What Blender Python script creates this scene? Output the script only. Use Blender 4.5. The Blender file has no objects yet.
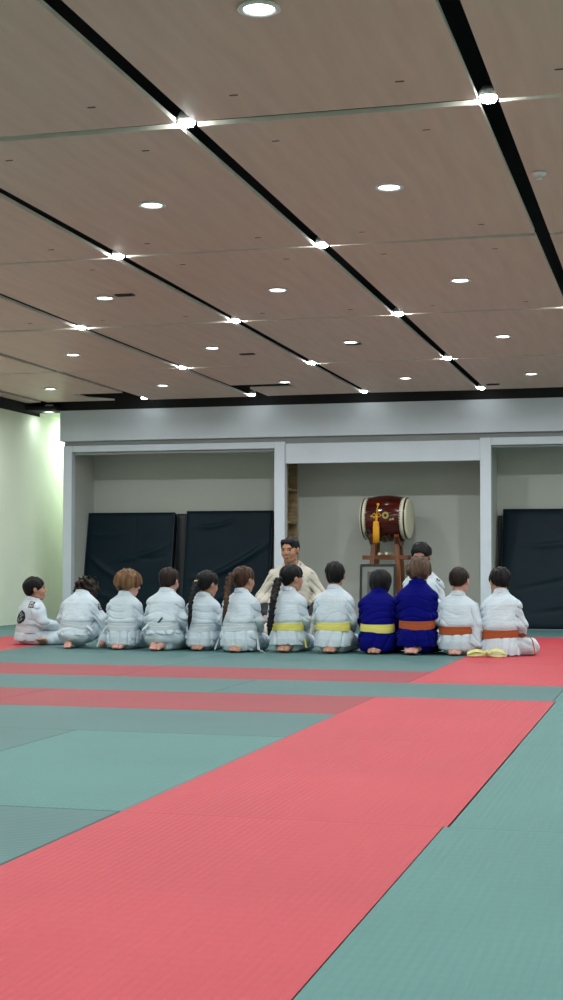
import bpy, math, random
import numpy as np
from mathutils import Vector, Matrix
from mathutils.bvhtree import BVHTree

S = bpy.context.scene
COL = S.collection
PI = math.pi

# ------------------------------------------------------------------ camera, world, exposure
F_PX, YAW, PITCH, ROLL = 1465.68, 0.2622, 0.0421, 0.0016
CAM = Vector((1.6617, -4.2863, 0.7718))
fw = Vector((-math.sin(YAW)*math.cos(PITCH), math.cos(YAW)*math.cos(PITCH), math.sin(PITCH)))
rt = Vector((math.cos(YAW), math.sin(YAW), 0)); up = rt.cross(fw)
r2 = rt*math.cos(ROLL) + up*math.sin(ROLL); u2 = up*math.cos(ROLL) - rt*math.sin(ROLL)
cam = bpy.data.cameras.new('camera'); cam_o = bpy.data.objects.new('camera', cam); COL.objects.link(cam_o)
cam_o.matrix_world = Matrix((( r2.x, u2.x, -fw.x, CAM.x), (r2.y, u2.y, -fw.y, CAM.y), (r2.z, u2.z, -fw.z, CAM.z), (0, 0, 0, 1)))
cam.sensor_fit = 'VERTICAL'; cam.sensor_height = 36; cam.lens = F_PX*36/1000
cam.clip_start = .05; cam.clip_end = 100
S.camera = cam_o
w = bpy.data.worlds.new('world'); S.world = w; w.use_nodes = True
w.node_tree.nodes['Background'].inputs[0].default_value = (.75, .85, .9, 1)
w.node_tree.nodes['Background'].inputs[1].default_value = .15
S.view_settings.view_transform = 'Standard'; S.view_settings.look = 'None'
S.view_settings.gamma = 1; S.view_settings.use_curve_mapping = False
S.view_settings.exposure = 0.0
LAMP_W = 15.0         # radiant watts of each recessed downlight
BULB = 90.0          # radiance of the small bulbs in the ceiling joints
LIGHT_COL = (.95, 1.0, 1.0)

# ------------------------------------------------------------------ helpers
def srgb(*c):
    o = []
    for v in c:
        v /= 255.
        o.append(v/12.92 if v <= .04045 else ((v+.055)/1.055)**2.4)
    return tuple(o) + (1,)

def pr(P):
    d = Vector(P) - CAM; z = d.dot(fw)
    return 281.5 + F_PX*d.dot(r2)/z, 500 - F_PX*d.dot(u2)/z

class NT:
    def __init__(s, name):
        s.m = bpy.data.materials.new(name); s.m.use_nodes = True
        s.t = s.m.node_tree; s.b = s.t.nodes['Principled BSDF']
        s.co = s.n('ShaderNodeTexCoord')
    def n(s, kind, **kw):
        x = s.t.nodes.new(kind)
        for k, v in kw.items(): setattr(x, k, v)
        return x
    def l(s, a, b): s.t.links.new(a, b)
    def noise(s, scale, stretch=(1, 1, 1), detail=3, src='Object'):
        mp = s.n('ShaderNodeMapping'); mp.inputs['Scale'].default_value = stretch
        s.l(s.co.outputs[src], mp.inputs[0])
        q = s.n('ShaderNodeTexNoise'); q.inputs['Scale'].default_value = scale; q.inputs['Detail'].default_value = detail
        s.l(mp.outputs[0], q.inputs['Vector']); return q.outputs[0]
    def ramp(s, fac, stops):
        r = s.n('ShaderNodeValToRGB'); e = r.color_ramp.elements
        while len(e) < len(stops): e.new(.5)
        for k, (p, c) in enumerate(stops): e[k].position = p; e[k].color = c
        s.l(fac, r.inputs[0]); return r.outputs[0]
    def bump(s, h, strength, dist=.01):
        b = s.n('ShaderNodeBump'); b.inputs['Strength'].default_value = strength; b.inputs['Distance'].default_value = dist
        s.l(h, b.inputs['Height']); s.l(b.outputs[0], s.b.inputs['Normal'])

def plain(name, c, rough=.6, metal=0, var=.06, scale=8, stretch=(1, 1, 1), bump=0, bscale=60, spec=.5):
    t = NT(name); c = Vector(c[:3])
    lo = tuple(c*(1-var))+(1,); hi = tuple(c*(1+var))+(1,)
    col = t.ramp(t.noise(scale, stretch), [(.3, lo), (.7, hi)])
    t.l(col, t.b.inputs['Base Color'])
    t.b.inputs['Roughness'].default_value = rough; t.b.inputs['Metallic'].default_value = metal
    t.b.inputs['Specular IOR Level'].default_value = spec
    if bump: t.bump(t.noise(bscale, stretch), bump)
    return t.m

def emis(name, c, s):
    t = NT(name); t.b.inputs['Base Color'].default_value = (.9, .9, .9, 1)
    t.b.inputs['Emission Color'].default_value = tuple(c)+(1,); t.b.inputs['Emission Strength'].default_value = s
    return t.m

def tatami(name, c, axis):
    """judo mat vinyl: embossed straw-weave ribs that run along the mat"""
    t = NT(name); c = Vector(c[:3])
    n1 = t.noise(1.3, detail=4); col = t.ramp(n1, [(.3, tuple(c*.93)+(1,)), (.7, tuple(c*1.05)+(1,))])
    sc = t.noise(2.2, (1, 6, 1) if axis == 'X' else (6, 1, 1), 6)
    mark = t.ramp(sc, [(.70, (0, 0, 0, 1)), (.76, (1, 1, 1, 1))])
    mx = t.n('ShaderNodeMix', data_type='RGBA'); mx.inputs[7].default_value = tuple(c*1.12 + Vector((.02,)*3))+(1,)
    mm = t.n('ShaderNodeMath', operation='MULTIPLY'); mm.inputs[1].default_value = .25
    t.l(mark, mm.inputs[0]); t.l(mm.outputs[0], mx.inputs[0]); t.l(col, mx.inputs[6]); t.l(mx.outputs[2], t.b.inputs['Base Color'])
    sep = t.n('ShaderNodeSeparateXYZ'); t.l(t.co.outputs['Object'], sep.inputs[0])
    def wave(out, k, sh=0):
        a = t.n('ShaderNodeMath', operation='MULTIPLY'); a.inputs[1].default_value = k; t.l(out, a.inputs[0])
        b = t.n('ShaderNodeMath', operation='ADD'); b.inputs[1].default_value = sh; t.l(a.outputs[0], b.inputs[0])
        d = t.n('ShaderNodeMath', operation='SINE'); t.l(b.outputs[0], d.inputs[0]); return d.outputs[0]
    across, along = (sep.outputs[1], sep.outputs[0]) if axis == 'X' else (sep.outputs[0], sep.outputs[1])
    rib = wave(across, 2*PI/.022); dash = wave(along, 2*PI/.05)
    sm = t.n('ShaderNodeMath', operation='MULTIPLY_ADD'); sm.inputs[1].default_value = .08
    t.l(dash, sm.inputs[0]); t.l(rib, sm.inputs[2])
    t.bump(sm.outputs[0], .5 if axis == 'Y' else .13, .002)
    t.b.inputs['Roughness'].default_value = .55; t.b.inputs['Specular IOR Level'].default_value = .25
    return t.m

def wood(name, c, c2, scale, stretch, rough=.5, lo=.3, hi=.72):
    t = NT(name)
    col = t.ramp(t.noise(scale, stretch, 5), [(lo, c), (hi, c2)])
    t.l(col, t.b.inputs['Base Color']); t.b.inputs['Roughness'].default_value = rough
    return t.m

M = {}
M['panel'] = wood('ceiling_panel_wood', srgb(209, 181, 164), srgb(222, 195, 178), 2.2, (6, .5, 1), .5)
M['panel_edge'] = plain('panel_edge', srgb(222, 215, 203), .5)
M['dark'] = plain('plenum_black', srgb(26, 27, 28), .9)
M['wall'] = plain('wall_cream', srgb(232, 242, 222), .8, var=.02, scale=2)
M['wall_grey'] = plain('wall_grey', srgb(184, 188, 181), .8, var=.02, scale=2)
M['frame'] = plain('painted_board', srgb(206, 215, 225), .6, var=.03, scale=3)
M['recess'] = plain('recess_board', srgb(140, 143, 142), .7, var=.03)  # darker than the frames: the set-back strip's shadow is put into the colour
M['floor'] = plain('floor_base', srgb(70, 75, 74), .8)
M['green_Y'] = tatami('green_tatami_lengthwise', srgb(77, 122, 119), 'Y')
M['green_X'] = tatami('green_tatami_crosswise', srgb(72, 107, 107), 'X')  # duller than lengthwise: the ribs' change of sheen is put into the colour
M['red_Y'] = tatami('red_tatami_lengthwise', srgb(180, 60, 71), 'Y')
M['red_X'] = tatami('red_tatami_crosswise', srgb(142, 56, 64), 'X')  # darker copy of the red, with the crosswise ribs' shading in its colour
M['foam'] = plain('mat_foam_edge', srgb(96, 68, 66), .8)
M['lens'] = emis('lamp_lens', LIGHT_COL, 12)
M['bulb'] = emis('joint_bulb', LIGHT_COL, BULB)
M['bulb_small'] = emis('joint_bulb_small', LIGHT_COL, 40)
M['white_metal'] = plain('white_metal', srgb(225, 225, 222), .35, var=.02)
M['black_metal'] = plain('black_metal', srgb(40, 40, 42), .4)
M['vinyl'] = plain('crash_mat_vinyl', srgb(12, 31, 41), .45, spec=.12, var=.12, scale=3, bump=.25, bscale=7)
M['vinyl_edge'] = plain('crash_mat_piping', srgb(24, 30, 36), .5)
M['shelf'] = wood('shelf_plywood', srgb(122, 104, 76), srgb(168, 148, 112), 6, (1, 1, 5), .6)
M['lacquer'] = wood('drum_lacquer', srgb(44, 8, 6), srgb(84, 22, 12), 5, (.6, 4, 4), .14)
M['skin_drum'] = plain('drum_head', srgb(214, 208, 184), .5, var=.03)
M['black_tack'] = plain('drum_tack', srgb(22, 20, 20), .3)
M['stand'] = wood('stand_wood', srgb(92, 50, 28), srgb(128, 76, 44), 5, (2, 2, .5), .35)
M['gold'] = plain('gold_cord', srgb(226, 160, 28), .55, var=.1, scale=60, stretch=(6, 6, 1), bump=.4)
M['brass'] = plain('brass', srgb(190, 160, 96), .3, metal=.8)
M['stick'] = plain('drumstick_wood', srgb(222, 206, 168), .5)
M['pic_frame'] = plain('picture_frame_black', srgb(30, 30, 32), .3)
M['pic_mat'] = plain('picture_mount', srgb(120, 124, 122), .5)
M['pic_dark'] = plain('picture_dark', srgb(74, 76, 74), .4)
M['pic_light'] = plain('picture_light', srgb(190, 196, 194), .4)
M['pic_skin'] = plain('picture_grey', srgb(146, 142, 134), .4)

def gi_mat(name, c, rough=.9):
    t = NT(name); c = Vector(c[:3])
    col = t.ramp(t.noise(9), [(.3, tuple(c*.95)+(1,)), (.7, tuple(c*1.03)+(1,))])
    t.l(col, t.b.inputs['Base Color']); t.b.inputs['Roughness'].default_value = rough
    a = t.noise(28, (1, 1, 2), 4)
    v = t.n('ShaderNodeTexVoronoi'); v.inputs['Scale'].default_value = 160; t.l(t.co.outputs['Object'], v.inputs['Vector'])
    m = t.n('ShaderNodeMath', operation='MULTIPLY_ADD'); m.inputs[1].default_value = .12
    t.l(v.outputs[0], m.inputs[0]); t.l(a, m.inputs[2])
    t.bump(m.outputs[0], .35, .012)
    t.b.inputs['Specular IOR Level'].default_value = .15
    return t.m
M['gi_white'] = gi_mat('judogi_white', srgb(198, 211, 221))
M['gi_cream'] = gi_mat('judogi_cream', srgb(196, 190, 178))
M['gi_blue'] = gi_mat('judogi_blue', srgb(0, 4, 104))
M['belt_white'] = plain('belt_white', srgb(200, 210, 218), .8, bump=.3, bscale=90, stretch=(1, 1, 5))
M['belt_yellow'] = plain('belt_yellow', srgb(222, 214, 112), .8, bump=.3, bscale=90, stretch=(1, 1, 5))
M['belt_pale'] = plain('belt_pale_yellow', srgb(204, 200, 138), .8, bump=.3, bscale=90, stretch=(1, 1, 5))
M['belt_orange'] = plain('belt_orange', srgb(166, 78, 36), .8, bump=.3, bscale=90, stretch=(1, 1, 5))
M['belt_black'] = plain('belt_black', srgb(22, 22, 24), .8)
M['undershirt'] = plain('undershirt_black', srgb(24, 26, 30), .8)
M['patch_black'] = plain('patch_black', srgb(20, 22, 26), .8)
M['patch_white'] = plain('patch_white', srgb(214, 218, 220), .8)
M['hair_tie'] = plain('hair_tie', srgb(220, 190, 130), .6)
def skin_mat(name, c):
    m = plain(name, c, .55, var=.05, scale=14, spec=.3)
    b = m.node_tree.nodes['Principled BSDF']
    b.inputs['Subsurface Weight'].default_value = .12; b.inputs['Subsurface Radius'].default_value = (.02, .008, .004); b.inputs['Subsurface Scale'].default_value = .5
    return m
M['skin_light'] = skin_mat('skin_light', srgb(206, 154, 140))
M['skin_mid'] = skin_mat('skin_mid', srgb(180, 134, 114))
M['skin_tan'] = skin_mat('skin_tan', srgb(172, 126, 102))
M['eye_white'] = plain('eye_white', srgb(225, 222, 216), .3)
M['iris'] = plain('iris', srgb(40, 26, 20), .2)
M['lips'] = plain('lips', srgb(164, 96, 88), .5)
M['teeth'] = plain('teeth', srgb(232, 226, 214), .3)
def hair_mat(name, c, c2, sc=40):
    t = NT(name)
    a = t.noise(sc, (1, 1, .12), 4)
    t.l(t.ramp(a, [(.3, c), (.72, c2)]), t.b.inputs['Base Color'])
    t.b.inputs['Roughness'].default_value = .55; t.b.inputs['Specular IOR Level'].default_value = .2
    t.bump(a, .9, .01); return t.m
M['hair_black'] = hair_mat('hair_black', srgb(8, 8, 10), srgb(24, 22, 24))
M['hair_dark'] = hair_mat('hair_dark_brown', srgb(20, 15, 14), srgb(48, 36, 30))
M['hair_brown'] = hair_mat('hair_brown', srgb(38, 26, 20), srgb(84, 58, 44))
M['hair_light'] = hair_mat('hair_light_brown', srgb(66, 46, 30), srgb(134, 100, 70))
M['hair_mid'] = hair_mat('hair_mid_brown', srgb(40, 30, 25), srgb(104, 82, 68))

def mesh_obj(name, V, Fc, mats, parent=None, fm=None, smooth=False):
    me = bpy.data.meshes.new(name); me.from_pydata([tuple(v) for v in V], [], [tuple(f) for f in Fc])
    if not isinstance(mats, (list, tuple)): mats = [mats]
    for m in mats: me.materials.append(m)
    if fm is not None: me.polygons.foreach_set('material_index', np.array(fm, dtype=np.int32))
    if smooth: me.polygons.foreach_set('use_smooth', [True]*len(me.polygons))
    me.validate(); me.update()
    o = bpy.data.objects.new(name, me); COL.objects.link(o)
    if parent: o.parent = parent
    return o

class MB:
    """collects simple shapes that form ONE mesh"""
    def __init__(s): s.V = []; s.F = []; s.m = []; s.sm = []
    def add(s, V, Fc, mi=0):
        k = len(s.V); s.V += [tuple(v) for v in V]; s.F += [tuple(i+k for i in f) for f in Fc]; s.m += [mi]*len(Fc)
    def box(s, x0, x1, y0, y1, z0, z1, mi=0, R=None, faces_mi=None):
        V = [(x, y, z) for z in (z0, z1) for y in (y0, y1) for x in (x0, x1)]
        if R is not None: V = [tuple(R @ Vector(v)) for v in V]
        s.add(V, [(0, 2, 3, 1), (4, 5, 7, 6), (0, 1, 5, 4), (2, 6, 7, 3), (0, 4, 6, 2), (1, 3, 7, 5)], mi)
        if faces_mi:
            for k, v in faces_mi.items(): s.m[len(s.m)-6+k] = v
    def cyl(s, a, b, ra, rb=None, n=24, mi=0, cap=True):
        rb = ra if rb is None else rb; a, b = Vector(a), Vector(b); d = (b-a).normalized()
        e = d.orthogonal().normalized(); g = d.cross(e); V = []
        for c, r in ((a, ra), (b, rb)): V += [c + (e*math.cos(2*PI*k/n) + g*math.sin(2*PI*k/n))*r for k in range(n)]
        Fc = [(k, (k+1) % n, n+(k+1) % n, n+k) for k in range(n)]
        if cap: Fc += [tuple(range(n-1, -1, -1)), tuple(range(n, 2*n))]
        s.add(V, Fc, mi)
    def lathe(s, prof, axis='Z', n=32, c=(0, 0, 0), mi=0):
        V = []; c = Vector(c)
        for (r, h) in prof:
            for k in range(n):
                a = 2*PI*k/n; p = (r*math.cos(a), r*math.sin(a), h)
                if axis == 'X': p = (h, r*math.cos(a), r*math.sin(a))
                V.append(c + Vector(p))
        Fc = []
        for i in range(len(prof)-1):
            for k in range(n): Fc.append((i*n+k, i*n+(k+1) % n, (i+1)*n+(k+1) % n, (i+1)*n+k))
        s.add(V, Fc, mi)
    def tube(s, pts, r, n=8, mi=0):
        pts = [Vector(p) for p in pts]; V = []; m = len(pts)
        rr = r if isinstance(r, (list, tuple)) else [r]*m
        pe = None
        for i, p in enumerate(pts):
            d = (pts[min(i+1, m-1)]-pts[max(i-1, 0)]).normalized()
            e = d.orthogonal().normalized() if pe is None else (pe - d*pe.dot(d)).normalized()
            pe = e; g = d.cross(e)
            V += [p + (e*math.cos(2*PI*k/n)+g*math.sin(2*PI*k/n))*rr[i] for k in range(n)]
        Fc = [(i*n+k, i*n+(k+1) % n, (i+1)*n+(k+1) % n, (i+1)*n+k) for i in range(m-1) for k in range(n)]
        Fc += [tuple(range(n-1, -1, -1)), tuple(range((m-1)*n, m*n))]
        s.add(V, Fc, mi)
    def band(s, pts, nrm, width, thick, mi=0, closed=False):
        """a strap: rectangular section swept along pts, nrm = outward normals"""
        pts = [Vector(p) for p in pts]; m = len(pts); V = []
        W = width if isinstance(width, (list, tuple)) else [width]*m
        for i, p in enumerate(pts):
            a, b = (pts[(i+1) % m], pts[i-1]) if closed else (pts[min(i+1, m-1)], pts[max(i-1, 0)])
            t = (a-b).normalized(); nn = Vector(nrm[i]); nn = (nn - t*nn.dot(t)).normalized(); q = t.cross(nn)
            h = W[i]/2
            V += [p + q*h*.9, p + q*h + nn*thick*.5, p + q*h*.9 + nn*thick, p - q*h*.9 + nn*thick, p - q*h + nn*thick*.5, p - q*h*.9]
        rng = range(m if closed else m-1); Fc = []
        for i in rng:
            j = (i+1) % m
            for k in range(6): Fc.append((i*6+k, i*6+(k+1) % 6, j*6+(k+1) % 6, j*6+k))
        if not closed: Fc += [tuple(range(5, -1, -1)), tuple(range((m-1)*6, m*6))]
        s.add(V, Fc, mi)
    def build(s, name, mats, parent=None, smooth=False, bevel=0, seg=2, loc=None):
        if loc is not None: s.V = [tuple(Vector(v)-Vector(loc)) for v in s.V]
        o = mesh_obj(name, s.V, s.F, mats, parent, s.m, smooth)
        if loc is not None: o.location = loc
        if bevel:
            b = o.modifiers.new('bevel', 'BEVEL'); b.width = bevel; b.segments = seg; b.limit_method = 'ANGLE'; b.angle_limit = .6
        return o

def tag(o, label=None, cat=None, group=None, kind=None):
    for k, v in (('label', label), ('category', cat), ('group', group), ('kind', kind)):
        if v: o[k] = v
    return o
def empty(name, loc, rz=0):
    o = bpy.data.objects.new(name, None); COL.objects.link(o); o.location = loc; o.rotation_euler = (0, 0, rz)
    o.empty_display_size = .1; return o
def structure(o): o['kind'] = 'structure'; return o

# ------------------------------------------------------------------ room shell
XL, XR, YB, YW = -6.15, 5.0, -8.0, 12.66        # left wall, right wall, wall behind camera, plane of the alcove frames
ZC = 2.74
m = MB()
m.box(XL-.1, XR, YB, 16.1, -.12, -.042)
structure(m.build('floor', M['floor']))
m = MB()                                         # the mats' surround, same level and vinyl as the mats
m.box(2.003, XR, YB, YW, -.042, 0); m.box(1.003, 2.0, 5.003, YW, -.042, 0)
m.box(XL, 2.0, YB, -2.003, -.042, 0)
m.box(XL, -4.003, -2.0, 4.997, -.042, 0); m.box(-4.0, -2.003, -2.0, -.003, -.042, 0); m.box(-4.0, -3.003, 0, 2.0, -.042, 0); m.box(-3.0, -1.003, 0, .997, -.042, 0)
structure(m.build('floor_surround', M['green_Y']))
m = MB(); m.box(XL, XR, YW+.003, 16, -.042, -.001); structure(m.build('floor_alcove', M['recess']))

m = MB(); m.box(XL-.1, XL, YB, 12.92, -.04, 2.61); m.box(XL-.1, XL, 12.92, 16, -.04, 2.66); m.box(XL-.1, XL, YB, 12.92, 2.61, 3.15, 1); m.box(XL-.1, XL, 12.92, 16, 2.66, 3.15, 1)
structure(m.build('wall_left', [M['wall'], M['dark']]))
m = MB(); m.box(XR, XR+.1, YB, 13.5, -.04, 3.15); structure(m.build('wall_right', M['wall']))
m = MB(); m.box(XL-.1, XR+.1, YB-.1, YB, -.04, 3.15); structure(m.build('wall_front', M['wall']))
m = MB(); m.box(XL-.1, -5.72, 15.9, 16, -.04, 3.15); structure(m.build('wall_corridor', M['wall']))
m = MB(); m.box(XL, -5.765, 12.50, 12.92, 2.657, 2.70); structure(m.build('trim_black_strip', M['dark']))
m = MB(); m.box(XL, -5.74, 12.922, 15.9, 2.655, 2.70); structure(m.build('ceiling_corridor', M['wall']))

# alcove block: fascia, recess strip, frames, partitions, back wall
m = MB(); m.box(-5.76, XR, YW, YW+.1, 2.27, 2.655); structure(m.build('trim_fascia', M['frame'], bevel=.004))
m = MB(); m.box(-5.76, XR, YW+.02, YW+.1, 2.657, 3.15); structure(m.build('trim_above_fascia', M['dark']))
m = MB(); m.box(-5.72, XR, YW+.055, YW+.1, 2.10, 2.268); structure(m.build('trim_recess', M['recess']))
ALC = [(-5.60, -2.98), (-2.85, -.51), (-.385, 2.0)]
m = MB()
for x0, x1 in ((-5.715, -5.60), (-2.98, -2.85), (-.51, -.385), (2.0, 2.12)):
    m.box(x0, x1, YW+.01, YW+.12, 0, 2.212)
structure(m.build('trim_columns', M['frame'], bevel=.004))
m = MB(); m.box(-5.598, -2.982, YW+.015, YW+.1, 2.135, 2.212); m.box(-.383, 1.998, YW+.015, YW+.1, 2.125, 2.212)
structure(m.build('trim_frame_heads', M['frame'], bevel=.003))
m = MB(); m.box(-2.848, -.512, YW+.03, YW+.1, 1.95, 2.19); structure(m.build('trim_header', M['frame'], bevel=.003))
YK = 13.42
m = MB(); m.box(-5.72, XR, YK, YK+.1, 0, 3.15)
structure(m.build('wall_back', M['wall_grey']))
m = MB(); m.box(-5.72, -5.61, YW+.121, YK, 0, 3.15); structure(m.build('wall_alcove_left', M['wall_grey']))
m = MB(); m.box(-5.72, -5.70, YK+.1, 15.9, 0, 3.15); structure(m.build('wall_corridor_side', M['wall']))
m = MB(); m.box(-2.98, -2.962, YW+.121, YK, 0, 2.27); m.box(-2.962, -2.86, 13.27, YK, 0, 2.27); structure(m.build('wall_partition', M['wall_grey']))
m = MB(); m.box(-.50, -.40, YW+.121, YK, 0, 2.27); structure(m.build('wall_partition_right', M['wall_grey']))
m = MB(); m.box(2.01, XR, YW+.02, YW+.1, 0, 2.1); structure(m.build('wall_beside_alcoves', M['frame']))
m = MB(); m.box(-5.6, 2.0, YW+.101, YK, 2.272, 2.32); structure(m.build('ceiling_alcove', M['wall_grey']))

# ceiling: a dark plenum that carries wooden panels with open joints
m = MB(); m.box(XL, XR, YB, 15.9, 3.15, 3.2)
ceiling = structure(m.build('ceiling', M['dark']))
X0, PX, Y0, PY = .909, 1.36, 1.926, 2.636
GX, GY = .043, .028                              # half joint widths
rnd = random.Random(4)
for i in range(-6, 3):
    for j in range(-4, 4):
        xa = max(X0+i*PX+GX, XL+.03); xb = X0+(i+1)*PX-GX; ya = Y0+j*PY+GY; yb = Y0+(j+1)*PY-GY
        if j == 3: yb = Y0+4*PY
        z0 = ZC; t = .022
        cs = [rnd.uniform(.0, .010) for _ in range(4)]
        m = MB()
        out = [(xa, ya), (xb, ya), (xb, yb), (xa, yb)]
        if (i, j) == (-5, 3): out = [(xa, ya), (xb, ya), (xb, 11.75), (xb-.62, 11.75), (xb-.62, 12.2), (xb-.38, yb), (xa, yb)]
        if (i, j) == (-3, 3): out = [(xa, ya), (xb, ya), (xb, yb), (xa+.12, yb), (xa+.12, 11.72), (xa+.66, 11.72), (xa+.66, 11.36), (xa, 11.36)]
        N = len(out)
        def zz(x, y): u = (x-xa)/(xb-xa); v = (y-ya)/(yb-ya); return z0 + cs[0]*(1-u)*(1-v)+cs[1]*u*(1-v)+cs[2]*u*v+cs[3]*(1-u)*v
        V = [(x, y, zz(x, y)) for x, y in out] + [(x, y, zz(x, y)+t) for x, y in out]
        m.add(V, [tuple(range(N-1, -1, -1)), tuple(range(N, 2*N))], 0)
        m.add(V, [(k, (k+1) % N, N+(k+1) % N, N+k) for k in range(N)], 1)
        # little dark fixing clips
        if i > -6:
            for (u, v) in ((.22, .12), (.78, .12), (.22, .88), (.78, .88)):
                x, y = xa+(xb-xa)*u, ya+(yb-ya)*v
                if j < 2: m.box(x-.018, x+.018, y-.006, y+.006, zz(x, y)-.002, zz(x, y)+.002, 2)
        m.build('ceiling_panel', [M['panel'], M['panel_edge'], M['black_metal']], ceiling, loc=((xa+xb)/2, (ya+yb)/2, ZC))
for (x, y) in ((-2.25, 5.81), (-2.24, 8.99), (-1.13, 8.61), (-.27, 11.96)):
    m = MB(); m.box(x-.07, x+.07, y-.03, y+.03, ZC-.006, ZC+.004, 0); m.box(x-.055, x+.055, y-.018, y+.018, ZC-.008, ZC-.005, 1)
    o = m.build('air_slot', [M['black_metal'], M['dark']], ceiling, loc=(x, y, ZC))

# ------------------------------------------------------------------ downlights
def lens_light(root, z, watts, r=.05):
    L = bpy.data.lights.new('lamp_light', 'AREA'); L.shape = 'DISK'; L.size = 2*r; L.energy = watts; L.color = LIGHT_COL; L.spread = math.radians(165)
    o = bpy.data.objects.new('lamp_light', L); COL.objects.link(o); o.parent = root; o.location = (0, 0, z)
def make_downlight():
    root = empty('ceiling_light', (0, 0, 0))
    m = MB(); m.lathe([(.062, .012), (.075, .002), (.078, -.004), (.068, -.008), (.058, -.006), (.052, .006)], n=36)
    m.build('trim_ring', M['white_metal'], root, smooth=True)
    m = MB(); m.lathe([(.0005, -.003), (.03, -.002), (.055, 0), (.056, .004)], n=32)
    m.build('lens', M['lens'], root, smooth=True)
    m = MB(); m.cyl((0, 0, .012), (0, 0, .09), .055, n=24); m.build('housing', M['white_metal'], root)
    lens_light(root, -.012, LAMP_W)
    return root
def make_joint():
    root = empty('ceiling_light', (0, 0, 0))
    m = MB(); m.lathe([(.0005, -.016), (.016, -.0155), (.03, -.011), (.038, 0), (.038, .01)], n=28)
    m.build('lens', M['bulb'], root, smooth=True)
    m = MB(); m.lathe([(.0005, .05), (.03, .05), (.042, .03), (.045, .012), (.038, .008)], n=28); m.build('housing', M['white_metal'], root, smooth=True)
    m = MB(); m.cyl((0, 0, .05), (0, 0, .40), .008, n=10); m.build('drop_rod', M['black_metal'], root)
    return root
def copy_tree(o, parent=None):
    c = o.copy(); COL.objects.link(c); c.parent = parent
    for ch in [q for q in bpy.data.objects if q.parent == o]:
        copy_tree(ch, c)
    return c
spots = []                                        # (kind, x, y)
for i in range(-5, 3):
    for j in range(-3, 4):
        ox, oy = {-1: (.02, .07)}.get(j, (0, 0))
        ox, oy = {(-3, 1): (.055, .02), (-3, 2): (.05, .03), (-2, 0): (.02, .05), (-2, 1): (.03, .03), (-4, 2): (-.01, .12), (-3, 3): (.04, .04), (-2, 3): (.02, .03)}.get((i, j), (ox, oy))
        spots.append(('panel', X0+(i+.5)*PX+ox, Y0+(j+.5)*PY-.02+oy, j))
for i in range(-5, 3):
    for j in range(-3, 5):
        if (i, j) in ((0, 1), (-4, 3), (-5, 4)): continue
        spots.append(('joint', X0+i*PX, Y0+j*PY + (0 if j < 4 else -.10), j))
spots.append(('dark', -5.95, 12.75, 9))
spots.append(('corridor', -5.93, 13.7, 9))  # unseen corridor lamps, added to brighten the cream wall towards its corner
spots.append(('corridor', -5.93, 15.0, 9))
ordn = ['leftmost', 'second from left', 'third from left', 'fourth from left', 'fifth from left', 'sixth from left']
rows = {}
for s in spots:
    if s[0] == 'joint' and s[3] == 4 and s[1] < -5.5: pass
    px, py = pr((s[1], s[2], ZC)); d = (Vector((s[1], s[2], ZC))-CAM).dot(fw)
    vis = d > 0 and -6 < px < 569 and -6 < py < 1000
    if vis: rows.setdefault((s[0], s[3]), []).append((px, s))
    else: rows.setdefault('out', []).append((px, s))
proto = {'panel': make_downlight(), 'joint': make_joint()}
first = {'panel': True, 'joint': True}
def put(s, label, group):
    k = 'joint' if s[0] == 'joint' else 'panel'
    o = proto[k] if first[k] else copy_tree(proto[k]); first[k] = False
    o.location = (s[1], s[2], 2.655 if s[0] in ('corridor', 'dark') else ZC + (.012 if k == 'joint' else (0 if s[0] == 'panel' else -.03)))
    if s[0] in ('dark', 'corridor'):
        for q in bpy.data.objects:
            if q.parent == o and q.type == 'LIGHT': q.data = q.data.copy(); q.data.energy = 1.0 if s[0] == 'dark' else (10.5 if s[1] and s[2] < 14 else 12)
    if k == 'joint' and s[3] == 4:
        for q in bpy.data.objects:
            if q.parent == o and q.name.startswith('lens'): q.data = q.data.copy(); q.data.materials[0] = M['bulb_small']
    tag(o, label, 'ceiling light', group)
back = {3: 'last row before the back wall', 2: 'second row from back wall', 1: 'third row from back wall', 0: 'fourth row from back wall', -1: 'nearest row, at the top edge'}
backj = {4: 'at the black strip', 3: 'first cross joint from back', 2: 'second cross joint from back', 1: 'third cross joint from back', 0: 'nearest cross joint'}
for key, lst in rows.items():
    if key == 'out':
        for _, s in lst: put(s, 'round white ceiling light in the wooden ceiling beyond the picture edges', 'ceiling lights outside the view')
        continue
    lst.sort(key=lambda q: q[0])
    for n, (_, s) in enumerate(lst):
        pos = ordn[n] if len(lst) > 1 else 'the only one'
        if key[0] == 'panel': put(s, f'downlight in a wooden panel, {pos}, {back[key[1]]}', 'recessed downlights in the wooden panels')
        elif key[0] == 'joint': put(s, f'small bright lamp in a panel joint, {pos}, {backj[key[1]]}', 'small lamps at the panel joints')
        else: put(s, 'bright downlight above the cream wall at far left', 'recessed downlights in the wooden panels')  # also labels the added corridor lamps, which are out of view
# the sprinkler head by the right-hand joint
r = empty('sprinkler_head', (1.015, 3.15, ZC))
m = MB(); m.lathe([(.0005, -.012), (.03, -.011), (.036, -.004), (.038, .0)], n=24); m.build('cover_plate', M['white_metal'], r, smooth=True)
m = MB(); m.cyl((0, 0, -.026), (0, 0, -.01), .008, n=10); m.cyl((0, 0, -.030), (0, 0, -.026), .016, n=12); m.build('deflector', M['white_metal'], r)
tag(r, 'small white sprinkler head on the ceiling beside the right dark joint', 'sprinkler')

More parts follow.
